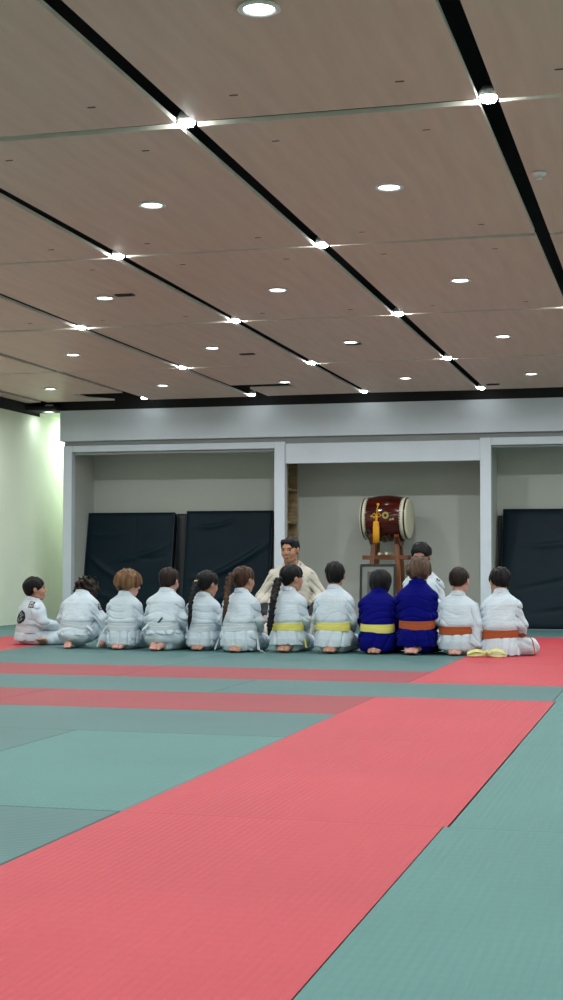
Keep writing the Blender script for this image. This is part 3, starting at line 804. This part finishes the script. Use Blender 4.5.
KANJI = ['###########', '##.##.#.###', '#.##..#.###', '##.#.##.###', '###########', '##.#.##.#.#', '###.#.#..##', '#.#.###.###', '###########']

PROF = {  # z, half width, half depth, y centre of the jacket
 'seiza': [(.02, .130, .105, -.01), (.06, .150, .130, -.005), (.12, .155, .138, 0), (.175, .143, .125, .0), (.222, .126, .104, .008), (.27, .140, .116, .015), (.34, .153, .118, .03), (.40, .150, .110, .04), (.445, .142, .100, .045), (.48, .122, .084, .050), (.505, .096, .070, .054), (.53, .068, .062, .058), (.575, .052, .055, .06)],
 'floor': [(-.04, .16, .14, 0), (.01, .162, .145, 0), (.07, .158, .140, 0), (.12, .145, .125, .0), (.167, .128, .106, .008), (.215, .142, .118, .015), (.285, .155, .120, .03), (.345, .152, .110, .04), (.39, .144, .102, .045), (.425, .124, .086, .050), (.45, .098, .072, .054), (.475, .070, .064, .058), (.52, .052, .055, .06)]}

def person(loc, rz, H, label, hh=.215, wd=1., pose='seiza', gi='gi_white', belt='belt_white', style='short', hair='hair_black', skin='skin_mid',
           head=(0, 0, 0), sink=.01, lean=0., hem=.035, seed=1, arms=None, legs=None, tails=None, belt_tilt=0., braid=None, patches=(), feet=True, adult=False, smile=False, flare=1., feet_x=0., forearm=None, foot_dir=None):
    sh = .57 if pose == 'seiza' else .515
    sz = (H-hh+sink)/sh; sx = wd; zoff = 0 if pose == 'seiza' else -.055
    pf = np.array(PROF[pose]); PZ = pf[:, 0]*sz; PA = pf[:, 1]*sx; PB = pf[:, 2]*sx; PC = pf[:, 3]*sx + lean*np.clip(pf[:, 0]/.5, 0, 1.2)
    PA = np.where(pf[:, 0] < .19+zoff, PA*flare, PA)
    def T(x, y, z): z_ = z+zoff; return (x*sx, y*sx+lean*max(0, z_)/.5, z_*sz)
    def sect(z): return np.interp(z, PZ, PA), np.interp(z, PZ, PB), np.interp(z, PZ, PC)
    # default arms: hands on the thighs
    A = {}
    for q, n in ((-1, 'L'), (1, 'R')):
        A[n] = [T(q*.108, .035, .418), T(q*.146, .045, .28), T(q*.115, .20, .20)]
    if pose == 'floor':
        for q, n in ((-1, 'L'), (1, 'R')): A[n] = [T(q*.108, .035, .418), T(q*.152, .05, .28), T(q*.13, .20, .15)]
    if arms:
        for n, v in arms.items(): A[n] = [T(*p) for p in v]
    # legs
    if pose == 'seiza':
        Lg = {n: [T(q*.075, .02, .13), T(q*.102, .34, .072), T(q*.042, -.03, .05)] for q, n in ((-1, 'L'), (1, 'R'))}
    else:
        Lg = {n: [T(q*.08, .03, .125), T(q*.27, .24, .125), T(-q*.02, .30+.04*q, .105)] for q, n in ((-1, 'L'), (1, 'R'))}
    if legs:
        for n, v in legs.items(): Lg[n] = [T(*p) for p in v]
    body = []
    # trunk and limbs of the body
    s = SDF()
    def trunk(fac, z0, z1, expo=2.3, shift=0.):
        def f(P):
            z = P[..., 2]; a = np.interp(z, PZ, PA)*fac; b = np.interp(z, PZ, PB)*fac; c_ = np.interp(z, PZ, PC)
            r_ = (np.abs(P[..., 0]/a)**expo+np.abs((P[..., 1]-c_)/b)**expo)**(1/expo)
            d = (r_-1)*np.minimum(a, b)
            return np.maximum(d, np.maximum(z0-z, z-z1))
        return f, (-PA.max()*fac, (PC-PB*fac).min(), z0), (PA.max()*fac, (PC+PB*fac).max(), z1)
    f, lo, hi = trunk(.82, .19*sz if pose == 'seiza' else .14*sz, .50*sz if pose == 'seiza' else .45*sz); s.fn(f, lo, hi, .03)
    for n in 'LR':
        a, b, c_ = A[n]; s.seg(a, b, .036*sx, .030*sx, .02); s.seg(b, c_, .029*sx, .020*sx, .02)
        a, b, c_ = Lg[n]; s.seg(a, b, .052*sx, .042*sx, .03); s.seg(b, c_, .040*sx, .024*sx, .02)
    V, Q = s.mesh(.009*sx); body.append((V, Q, 0))
    # head
    hp = np.array((0, np.interp(1e9, PZ, PC) + .15*hh + lean*.1 + sink*.5, 0.))
    R = rotm(*head); piv = np.array((0, -.13, .12))*hh
    hz = H-hh*1.02
    hV, hQ = hair_sdf(hh, style, seed).mesh(hh/52)
    hR = (hV-piv)@R.T+piv
    dz = (H-hz)-hR[:, 2].max(); dz = max(-.06, min(.05, dz)); org = hp+np.array((0, 0, hz+dz))
    V, Q = head_sdf(hh, not adult, smile).mesh(hh/50); V = (V-piv)@R.T+piv+org; body.append((V, Q, 0))
    s = SDF(); nb = tuple(((np.array((0, -.16, .15))*hh-piv)@R.T+piv+org)); zt = PZ[-1]
    s.seg(nb, (0, PC[-1], zt-.07*sz), (.17 if not adult else .23)*hh, (.19 if not adult else .25)*hh, .02); V, Q = s.mesh(.007); body.append((V, Q, 0))
    # hands
    hk = (1. if adult else .70)*(.95 if adult else 1)
    for n in 'LR':
        a, b, c_ = A[n]; d = Vector(c_)-Vector(b); flat = Vector((d.x*.4, d.y, d.z*.35))
        down = d.z < -.13*sz and abs(d.y) < .1
        if down: flat = Vector((.0, .6, -.25)); 
        if flat.length < .02: flat = Vector((0, 1, 0))
        wr = Vector(c_) + d.normalized()*.012
        body.append((frame_to(HAND[0], hk, wr, flat, (0, 0, 1), n == 'L'), HAND[1] if n == 'R' else HAND[1][:, ::-1], 0))
    # feet
    fk = 1.15 if adult else .86*sx
    if feet and pose == 'seiza' and not (legs and len(legs) == 2):
        for q, n in ((-1, 'L'), (1, 'R')):
            if legs and n in legs: continue
            a = Lg[n][2]; V = frame_to(FOOT[0], fk, (a[0]*.9+feet_x, a[1]-.02, a[2]+.005), (q*.22, 1, .05), (q*.2, 0, 1), n == 'L')
            V[:, 2] = np.maximum(V[:, 2], .002+(V[:, 2] < .002)*0)
            body.append((V, FOOT[1] if n == 'R' else FOOT[1][:, ::-1], 0))
        if legs and 'R' in legs and legs['R'][2][2] < .1:   # flat foot on the floor, toes to +y
            pass
    if legs or pose == 'floor':
        for q, n in ((-1, 'L'), (1, 'R')):
            if pose == 'seiza' and not (legs and n in legs): continue
            a = Vector(Lg[n][2])
            dirv = (foot_dir or {}).get(n, (-q*.9, .25, 0) if pose == 'floor' else (0, 1, 0))
            fl = FOOT[0]*np.array((1, 1, -1))
            V = frame_to(fl, fk, (a.x, a.y, .03), tuple(-Vector(dirv)), (0, 0, 1), n == 'L')
            V[:, 2] = np.maximum(V[:, 2], .002)
            body.append((V, FOOT[1][:, ::-1] if n == 'R' else FOOT[1], 0))
    if forearm:
        pass
    root = np_obj('person', body, M[skin]); root.location = loc; root.rotation_euler = (0, 0, rz)
    tag(root, label, 'person')
    # hair
    np_obj('hair', [(hR+org, hQ, 0)], M[hair], root)
    # face parts
    def HP(x, y, z): return tuple((np.array((x, y, z))*hh-piv)@R.T+piv+org)
    for q in (-1, 1):
        m = MB(); c_ = Vector(HP(q*.15, .292, .485)); rr = .052*hh
        fwd = Vector(R@np.array((0, 1., -.05)))
        n1, n2 = 14, 10; e = fwd.orthogonal().normalized(); g = fwd.cross(e); Vv = []; fm_ = []
        for i in range(n2+1):
            th = PI*i/n2
            for k in range(n1): Vv.append(c_+(fwd*math.cos(th)+(e*math.cos(2*PI*k/n1)+g*math.sin(2*PI*k/n1))*math.sin(th))*rr)
        for i in range(n2):
            m.add([Vv[i*n1+k] for k in range(n1)]+[Vv[(i+1)*n1+k] for k in range(n1)], [(k, (k+1) % n1, n1+(k+1) % n1, n1+k) for k in range(n1)], 1 if i < 3 else 0)
        m.build('eye', [M['eye_white'], M['iris']], root, smooth=True)
        m = MB(); m.tube([HP(q*.07, .375, .565), HP(q*.15, .375, .59), HP(q*.24, .315, .565)], [.012*hh, .016*hh, .007*hh], 6)
        m.build('eyebrow', M[hair], root, smooth=True)
    m = MB(); mw = .115 if smile else .085; ml = .012 if smile else 0
    m.tube([HP(-mw, .335, .20+ml), HP(-.04, .374, .196), HP(0, .38, .197), HP(.04, .374, .196), HP(mw, .335, .20+ml)], [.005*hh, .014*hh, .015*hh, .014*hh, .005*hh], 8)
    m.tube([HP(-mw*.9, .335, .19+ml), HP(-.04, .372, .17), HP(0, .378, .166), HP(.04, .372, .17), HP(mw*.9, .335, .19+ml)], [.005*hh, .014*hh, .017*hh, .014*hh, .005*hh], 8)
    m.build('mouth', M['lips'], root, smooth=True)
    # trousers
    s = SDF()
    bz = .14+zoff if pose == 'seiza' else .085
    if pose == 'seiza': s.ell((0, .005*sx, .135*sz), (.135*sx*min(flare, 1.03), .120*sx, .10*sz), .03)
    else: s.ell((0, .0, .075*sz), (.148*sx, .125*sx, .085*sz), .03)
    for n in 'LR':
        a, b, c_ = Lg[n]; a = np.array(a); b = np.array(b); c_ = np.array(c_)
        s.seg(tuple(a), tuple(b), .080*sx, .066*sx, .035); c2 = b+(c_-b)*(.93 if pose == 'seiza' else .8)
        s.seg(tuple(b), tuple(c2), .062*sx, .052*sx, .02)
    w1 = wob(seed+31, 30, 6); w2 = wob(seed+33, 11, 5)
    s.disp(lambda P: .0055*(1-2*np.abs(np.sin(P[..., 1]*34+P[..., 2]*26+1.8*w2(P))))*.7+.004*w1(P))
    s.cut(lambda P: P[..., 2]-.004, .004)
    V, Q = s.mesh(.0085*max(.9, sx)); np_obj('trousers', [(V, Q, 0)], M[gi], root)
    # jacket
    s = SDF(); ztop = (.548 if pose == 'seiza' else .493)*sz
    f, lo, hi = trunk(1., hem*sz, ztop); s.fn(f, lo, hi, .02)
    for n in 'LR':
        a, b, c_ = [np.array(v) for v in A[n]]
        q = -1 if n == 'L' else 1
        s.seg((a[0]*.5, a[1], a[2]+.030*sz), tuple(a), .040*sx, .046*sx, .05)
        s.seg(tuple(a), tuple(b), .047*sx, .047*sx, .030)
        if forearm: c2 = b+(c_-b)*.30
        else: c2 = b+(c_-b)*.97
        s.seg(tuple(b), tuple(c2), .049*sx, .046*sx if not forearm else .056*sx, .022)
    zb = (.225+zoff)*sz; g = np.random.RandomState(seed); ph = g.uniform(0, 6, 6)
    w1 = wob(seed+1, 42, 7); w2 = wob(seed+2, 9, 5); w3 = wob(seed+3, 17, 6)
    def dj(P):
        x, y, z = P[..., 0], P[..., 1], P[..., 2]
        u = (z-zb)/sz
        near = np.exp(-(u/.03)**2)
        up_ = np.clip(u/.04, 0, 1)*np.exp(-np.maximum(u, 0)/.13)
        fold = (1-np.abs(np.sin(z*34/sz+ph[0]+3.0*w2(P)+1.5*np.sin(x*13+ph[1]))))**3*np.clip(.55+.6*w3(P), 0, 1)
        drape = (1-np.abs(np.sin(x*30+y*10+ph[2]+1.4*w2(P))))**3
        arm = np.clip((np.abs(x)/sx-.10)/.04, 0, 1); seam = np.exp(-((np.abs(x)/sx-.128-.012*np.sin(z*30))/.006)**2)*(z < .42*sz)*(u > 0)
        dia = (1-np.abs(np.sin((np.abs(x)*30+z*34)+ph[3]+1.6*w2(P))))**3
        lower = np.clip(-u/.03, 0, 1)
        o = .014*fold*up_*(1-near) + .013*drape*lower + .012*dia*arm + .0024*w1(P) + .004*w3(P) + .006*seam
        return (o-.006*np.clip(u/.05, 0, 1)*np.exp(-((u-.06)/.04)**2)*1.2)*(1-.8*near)*sx
    s.disp(dj)
    zv = zb+.05*sz
    s.cut(lambda P: np.maximum(np.abs(P[..., 0])-(P[..., 2]-zv)*.26, np.interp(P[..., 2], PZ, PC)+.01-P[..., 1]), .004)
    s.cut(lambda P: (P[..., 2]-hem*sz - .006*np.sin(P[..., 0]*30+ph[4])), .004)
    nk = (.19 if not adult else .25)*hh+.006
    s.cut(lambda P: np.maximum(seg_d(P, (0, PC[-1], ztop-.05), (0, PC[-1], ztop+.2), nk, nk), ztop-.03-P[..., 2]), .004)
    V, Q = s.mesh(.0068*max(.9, sx*.85)); jk = np_obj('jacket', [(V, Q, 0)], M[gi], root)
    # collar: a thick band from the belt up round the back of the neck and down again
    pts = []; nr_ = []
    for t in np.linspace(-1, 1, 41):
        q = -1 if t < 0 else 1; at = abs(t)
        if at < .30:                              # round the back of the neck
            a = at/.30*math.radians(115); ra = nk+.006*sx
            z = ztop+.004*sz-(1-math.cos(a))*.020*sz; p = (q*ra*math.sin(a), PC[-1]-ra*math.cos(a)*1.05, z); n_ = (q*math.sin(a), -math.cos(a), .25)
        else:
            v = (at-.30)/.70; z = ztop-.03*sz-(ztop-.03*sz-zb-.01)*v
            a_, b_, c0 = sect(z); x = max(0, (z-zv)*.26)+.012*sx + (.0 if v < .9 else -.01)
            x0_ = (nk+.006)*math.sin(math.radians(115)); x = x0_*(1-min(1, v*3))+x*min(1, v*3)
            yy = c0+b_*(max(0., 1-(x/a_)**2.3))**(1/2.3); y0_ = PC[-1]-(nk+.006)*1.05*math.cos(math.radians(115)); k_ = min(1, v*3)
            p = (q*x, yy*k_+y0_*(1-k_)+.002, z); n_ = (q*.35, 1, .25)
        pts.append(p); nr_.append(n_)
    m = MB(); m.band(pts, nr_, .040*sx, .010*sx); m.build('collar', M[gi], root, smooth=False, bevel=.003)
    # belt
    def ring(zc, off, ph_=0.):
        P_, N_ = [], []
        for k in range(64):
            th = 2*PI*k/64; z = zc+belt_tilt*math.cos(th)*sx + .006*math.sin(th)*sx+ph_*math.sin(2*th+seed)
            a_, b_, c0 = sect(z); ex = 2/2.3
            cs_, sn = math.cos(th), math.sin(th)
            x = (a_+off)*math.copysign(abs(cs_)**ex, cs_); y = (b_+off)*math.copysign(abs(sn)**ex, sn)+c0
            P_.append((x, y, z)); N_.append((cs_/a_, sn/b_, 0))
        return P_, N_
    m = MB(); bw = .044*(1.0 if not adult else 1.05)
    P_, N_ = ring(zb+.012, .003); m.band(P_, N_, bw, .006, closed=True)
    P_, N_ = ring(zb-.012, .008, .006); m.band(P_, N_, bw*.95, .005, closed=True)
    a_, b_, c0 = sect(zb); fy = c0+b_+.012
    bl = m.build('belt', M[belt], root)
    m = MB()
    m.lathe([(.0005, -.03), (.018, -.022), (.022, 0), (.018, .022), (.0005, .03)], 'X', 12, c=(0, fy+.012, zb-.006))
    m.build('belt_knot', M[belt], bl, smooth=True)
    tl = tails if tails is not None else [[(.01, fy+.012, zb-.01), (.05, fy+.035, zb-.05), (.08, fy+.06, max(.17*sz, zb-.09))], [(-.01, fy+.012, zb-.01), (-.05, fy+.035, zb-.05), (-.08, fy+.06, max(.17*sz, zb-.09))]]
    for t_ in tl:
        n_ = []; tt = [Vector(p) for p in t_]
        sm = []
        for i in range(len(tt)-1):
            for k in range(6): sm.append(tt[i].lerp(tt[i+1], k/6))
        sm.append(tt[-1])
        for _ in range(3): sm = [sm[0]]+[(sm[i-1]+sm[i]*2+sm[i+1])/4 for i in range(1, len(sm)-1)]+[sm[-1]]
        for i, p in enumerate(sm):
            d = Vector((p.x, p.y-.0, 0)); d = d.normalized() if d.length > .01 else Vector((0, 1, 0))
            n_.append(tuple(d+Vector((0, 0, .35))))
        m = MB(); m.band(sm, n_, .036, .005); m.build('belt_end', M[belt], bl)
    if braid:
        pth = [Vector(p) for p in braid['path']]; N = braid.get('n', 11); r0, r1 = braid['r']
        s = SDF(); L = []
        for i in range(N+1):
            t = i/N*(len(pth)-1); k = min(int(t), len(pth)-2); L.append(pth[k].lerp(pth[k+1], t-k))
        for i in range(N):
            r_ = r0+(r1-r0)*i/N; q = -1 if i % 2 else 1; a = L[i]; b = L[i+1]; side = Vector((1, 0, 0))
            s.seg(tuple(a+side*r_*.55*q), tuple(b-side*r_*.25*q), r_*.8, r_*.62, .003)
            s.seg(tuple(a-side*r_*.45*q), tuple(b+side*r_*.2*q), r_*.7, r_*.55, .003)
        e = L[-1]; tipd = (L[-1]-L[-2]).normalized(); s.seg(tuple(e), tuple(e+tipd*braid.get('tuft', .05)), r1*.9, r1*.35, .004)
        wn = wob(seed+70, (260, 260, 60), 6); s.disp(lambda P: .0016*wn(P))
        V, Q = s.mesh(.0038); br = np_obj('braid', [(V, Q, 0)], M[hair], root)
        m = MB(); m.lathe([(r1*.7, -.006), (r1*1.1, -.003), (r1*1.1, .003), (r1*.7, .006)], 'Z', 12, c=tuple(e)); m.build('hair_tie', M['hair_black'], br, smooth=True)
        if braid.get('tie'):
            m = MB(); m.lathe([(r0*.7, -.010), (r0*.98, -.006), (r0*.98, .006), (r0*.7, .010)], 'Z', 14, c=tuple(L[0]+Vector((0, 0, .0)))); m.build('hair_tie', M['hair_tie'], br, smooth=True)
    if forearm:
        s = SDF()
        for n in 'LR':
            a, b, c_ = [np.array(v) for v in A[n]]; s.seg(tuple(b), tuple(c_), .042*sx, .030*sx, .01)
        f, lo, hi = trunk(.80, .30*sz, .50*sz); s.fn(f, lo, hi, .02)
        s.seg((0, PC[-1], .44*sz), (0, PC[-1], .515*sz), nk-.002, nk-.002, .02)
        wn = wob(seed+80, 60, 6); s.disp(lambda P: .003*wn(P))
        V, Q = s.mesh(.009); np_obj('undershirt', [(V, Q, 0)], M['undershirt'], root)
    for (nm, px_, py_, w_, h_, bits) in patches:
        decal(root, jk, nm, px_, py_, w_, h_, bits, [M['patch_black'], M['patch_white']])
    return root

D = math.radians
LOGO = ['      ####      ', '    ########    ', '   ####  #####  ', '  ###   ######  ', ' #### ####  ### ', ' #######  ##### ', '######  ########', '##### ##########', '###  ####  #####', ' ### ###  ##### ', ' #### # ####### ', '   ##########   ', '     ######     ']
LINE = ['##.#.#.##.#.#.##']
# the row of children, left to right
person((-4.15, 8.36, 0), D(-42), .635, 'leftmost child, cross-legged, turned to the right, white judo suit with black back print', hh=.21, wd=1.06, pose='floor',
       style='short', hair='hair_black', skin='skin_mid', head=(D(-24), D(4), 0), seed=11, lean=-.05, foot_dir={'R': (.6, -.6, 0)},
       arms={'R': [(.108, .035, .418), (.155, .06, .29), (.10, .22, .23)]}, legs={'R': [(.08, .03, .125), (.15, .28, .125), (.18, .06, .10)], 'L': [(-.08, .03, .125), (-.20, .24, .125), (.05, .30, .10)]},
       patches=[('sleeve_patch', 31.5, 604.5, .055, .078, KANJI), ('back_print', 21, 617, .13, .125, LOGO)], sink=.02)
person((-3.525, 7.94, 0), 0, .645, 'curly-haired child in white with knees apart, right hand down by a raised right leg', hh=.215, wd=1.10, hem=.125,
       style='curly', hair='hair_dark', skin='skin_light', head=(D(5), D(-26), 0), lean=.07, seed=12, flare=1.04, belt_tilt=-.01,
       arms={'R': [(.11, .035, .41), (.205, .05, .27), (.275, .06, .12)]},
       legs={'R': [(.09, .05, .16), (.23, .24, .27), (.225, .03, .055)]},
       tails=[[(.13, -.06, .20), (.18, -.05, .16), (.17, -.03, .12)]],
       patches=[('sleeve_patch', 100, 607, .045, .062, KANJI)], sink=.085)
person((-3.06, 7.90, 0), 0, .715, 'light brown mop-haired child in white, third from left, face turned right', style='mop', hair='hair_light', skin='skin_light', head=(D(-52), D(-4), 0), seed=13, wd=.99,
       tails=[[(-.12, -.08, .2), (-.17, -.09, .12), (-.19, -.12, .02)]], sink=.012)
person((-2.66, 7.82, 0), 0, .725, 'dark-haired child in white, fourth from left, bare soles and black-tipped belt', style='short', hair='hair_dark', skin='skin_light', head=(D(-12), D(-8), 0), lean=.03, seed=14, hem=.15, wd=1.04, flare=1.08,
       arms={'R': [(.108, .035, .418), (.155, .03, .29), (.165, .13, .20)]}, feet_x=-.02,
       patches=[('black_stripe', 160, 620.5, .05, .055, ['    ##', '   ## ', '  ##  ', ' ##   ', '##    '])],
       tails=[[(-.10, -.10, .22), (-.16, -.08, .17), (-.18, -.05, .10)], [(.10, .10, .24), (.18, .07, .20), (.25, .02, .14)]], sink=.035)
person((-2.34, 7.94, 0), 0, .70, 'child in white with one long black braid and a pale hair tie, fifth from left', style='pulled', hair='hair_black', skin='skin_mid', head=(D(-38), D(-10), 0), seed=15, wd=.97,
       braid={'path': [(-.045, -.005, .60), (-.058, -.07, .52), (-.062, -.125, .40), (-.062, -.135, .30), (-.07, -.13, .24)], 'r': (.024, .014), 'n': 13, 'tuft': .06, 'tie': True}, sink=.02)
person((-1.955, 7.80, 0), 0, .74, 'child in white with a brown braided ponytail, sixth from left, belt ends on the mat', style='pulled', hair='hair_brown', skin='skin_mid', head=(D(-32), D(-2), 0), seed=16, wd=1.03, flare=1.10, hem=.012, feet=True,
       braid={'path': [(-.06, -.03, .655), (-.085, -.06, .57), (-.08, -.12, .46), (-.085, -.135, .37), (-.10, -.13, .31)], 'r': (.032, .012), 'n': 10, 'tuft': .07, 'tie': False},
       tails=[[(.13, .02, .20), (.17, -.02, .10), (.19, -.06, .012), (.25, -.12, .010)], [(-.13, -.02, .2), (-.17, -.06, .10), (-.185, -.1, .02)]], sink=.02)
person((-1.555, 7.89, 0), 0, .755, 'child in white with yellow belt and a waist-long black braid', style='pulled', hair='hair_black', skin='skin_mid', head=(D(-50), D(-4), 0), seed=17, belt='belt_yellow', hem=.06, wd=1.0,
       braid={'path': [(-.07, -.02, .62), (-.085, -.06, .54), (-.088, -.13, .44), (-.10, -.145, .32), (-.115, -.15, .20)], 'r': (.030, .022), 'n': 16, 'tuft': .05},
       tails=[[(.12, .03, .2), (.155, .0, .12), (.175, -.03, .04)], [(.10, .08, .2), (.15, .05, .13), (.16, .03, .05)]], sink=.02)
person((-1.15, 7.88, 0), 0, .78, 'black-haired child in white with yellow belt, eighth from left, seen squarely from behind', style='short', hair='hair_black', skin='skin_mid', head=(D(4), D(-3), 0), seed=18, belt='belt_yellow', hem=.05, wd=1.03, sink=.015)
person((-.775, 7.91, 0), 0, .715, 'child in blue with yellow belt and dark hair, head bowed', style='bob', hair='hair_black', skin='skin_mid', head=(D(8), D(-20), 0), lean=.04, seed=19, gi='gi_blue', belt='belt_yellow', hem=.02, wd=1.05, arms={n: [(q*.108, .035, .418), (q*.130, .06, .28), (q*.10, .20, .20)] for q, n in ((-1, 'L'), (1, 'R'))}, sink=.05)
person((-.43, 7.89, 0), 0, .825, 'taller child in blue with orange belt and fluffy brown hair', style='fluffy', hair='hair_mid', skin='skin_light', head=(D(-6), D(-4), 0), seed=20, gi='gi_blue', belt='belt_orange', hem=.06, wd=1.10, hh=.215, feet_x=-.025, arms={n: [(q*.11, .035, .418), (q*.122, .06, .28), (q*.09, .20, .20)] for q, n in ((-1, 'L'), (1, 'R'))}, sink=.025)
person((-.10, 7.93, 0), 0, .735, 'short-haired child in white with orange belt, right arm down to the mat', style='crop', hair='hair_dark', skin='skin_light', head=(D(-12), D(-6), 0), seed=21, belt='belt_orange', hem=.04, wd=1.05,
       arms={'R': [(.112, .03, .418), (.165, -.01, .26), (.165, -.05, .10)], 'L': [(-.108, .035, .418), (-.150, .03, .31), (-.12, .16, .22)]}, flare=1.05)
person((.258, 7.93, 0), 0, .735, 'black-haired child in white with orange belt at the right end of row, face turned left', pose='floor', style='short', hair='hair_black', skin='skin_mid', head=(D(28), D(-16), 0), lean=.03, seed=22, belt='belt_orange', wd=1.06, hem=.006,
       legs={'R': [(.08, .03, .125), (.225, .10, .12), (.05, .28, .105)], 'L': [(-.08, .03, .125), (-.14, .30, .12), (.05, .34, .10)]},
       tails=[[(.13, .07, .15), (.20, .0, .175), (.262, -.005, .14), (.285, -.02, .02)]], sink=.035)
# two instructors facing the children
person((-1.91, 9.45, 0), D(186), 1.015, 'smiling dark-haired instructor kneeling in a cream judo suit over a black undershirt', hh=.232, wd=1.42, style='man', hair='hair_black', skin='skin_tan', head=(D(-14), D(-3), D(2)), seed=41, gi='gi_cream', belt='belt_black', adult=True, smile=True, forearm=True,
       arms={n: [(q*.118, .035, .46), (q*.200, .03, .31), (q*.15, .19, .19)] for q, n in ((-1, 'L'), (1, 'R'))},
       patches=[('sleeve_logo', 312.5, 573, .045, .012, LINE)])
person((-.645, 9.55, 0), D(176), .965, 'instructor with dark tied-back hair kneeling in white, looking down behind the children', hh=.235, wd=1.2, style='pulled', hair='hair_black', skin='skin_tan', head=(D(2), D(-14), 0), seed=42, gi='gi_white', belt='belt_black', adult=True,
       patches=[('chest_logo', 438, 580, .04, .03, ['###..', '.##.#', '#.###'])])

# loose pale yellow belt lying in loops behind the two right-hand children
b = empty('loose_belt', (.19, 7.66, 0)); b.scale = (.86, .9, 1)
def lay(pts, name, z=.0):
    P_ = [Vector(p) for p in pts]; sm = []
    for i in range(len(P_)-1):
        for k in range(6): sm.append(P_[i].lerp(P_[i+1], k/6))
    sm.append(P_[-1])
    for _ in range(4): sm = [sm[0]]+[(sm[i-1]+sm[i]*2+sm[i+1])/4 for i in range(1, len(sm)-1)]+[sm[-1]]
    n_ = []
    for i in range(len(sm)):
        t = (sm[min(i+1, len(sm)-1)]-sm[max(i-1, 0)]).normalized()
        n_.append(tuple(t.cross(Vector((0, .75, .66)))))
    m = MB(); m.band(sm, n_, .036, .005); return m.build(name, M['belt_pale'], b)
lay([(-.02, 0, .035), (-.08, -.03, .058), (-.15, -.05, .052), (-.20, -.05, .028), (-.14, -.04, .018), (-.07, -.02, .022), (.0, .0, .034)], 'loop')
lay([(.0, 0, .036), (.06, -.03, .060), (.12, -.04, .058), (.175, -.04, .034), (.12, -.03, .018), (.06, -.02, .022), (-.01, .0, .03)], 'loop')
lay([(-.20, .02, .014), (-.10, .05, .016), (.0, .02, .022), (.09, .06, .016), (.17, .05, .014)], 'loop')
lay([(-.03, -.02, .03), (-.005, -.03, .055), (.02, -.02, .03)], 'loop')
tag(b, 'pale yellow belt lying in loops on the mats behind the orange-belted children', 'belt')
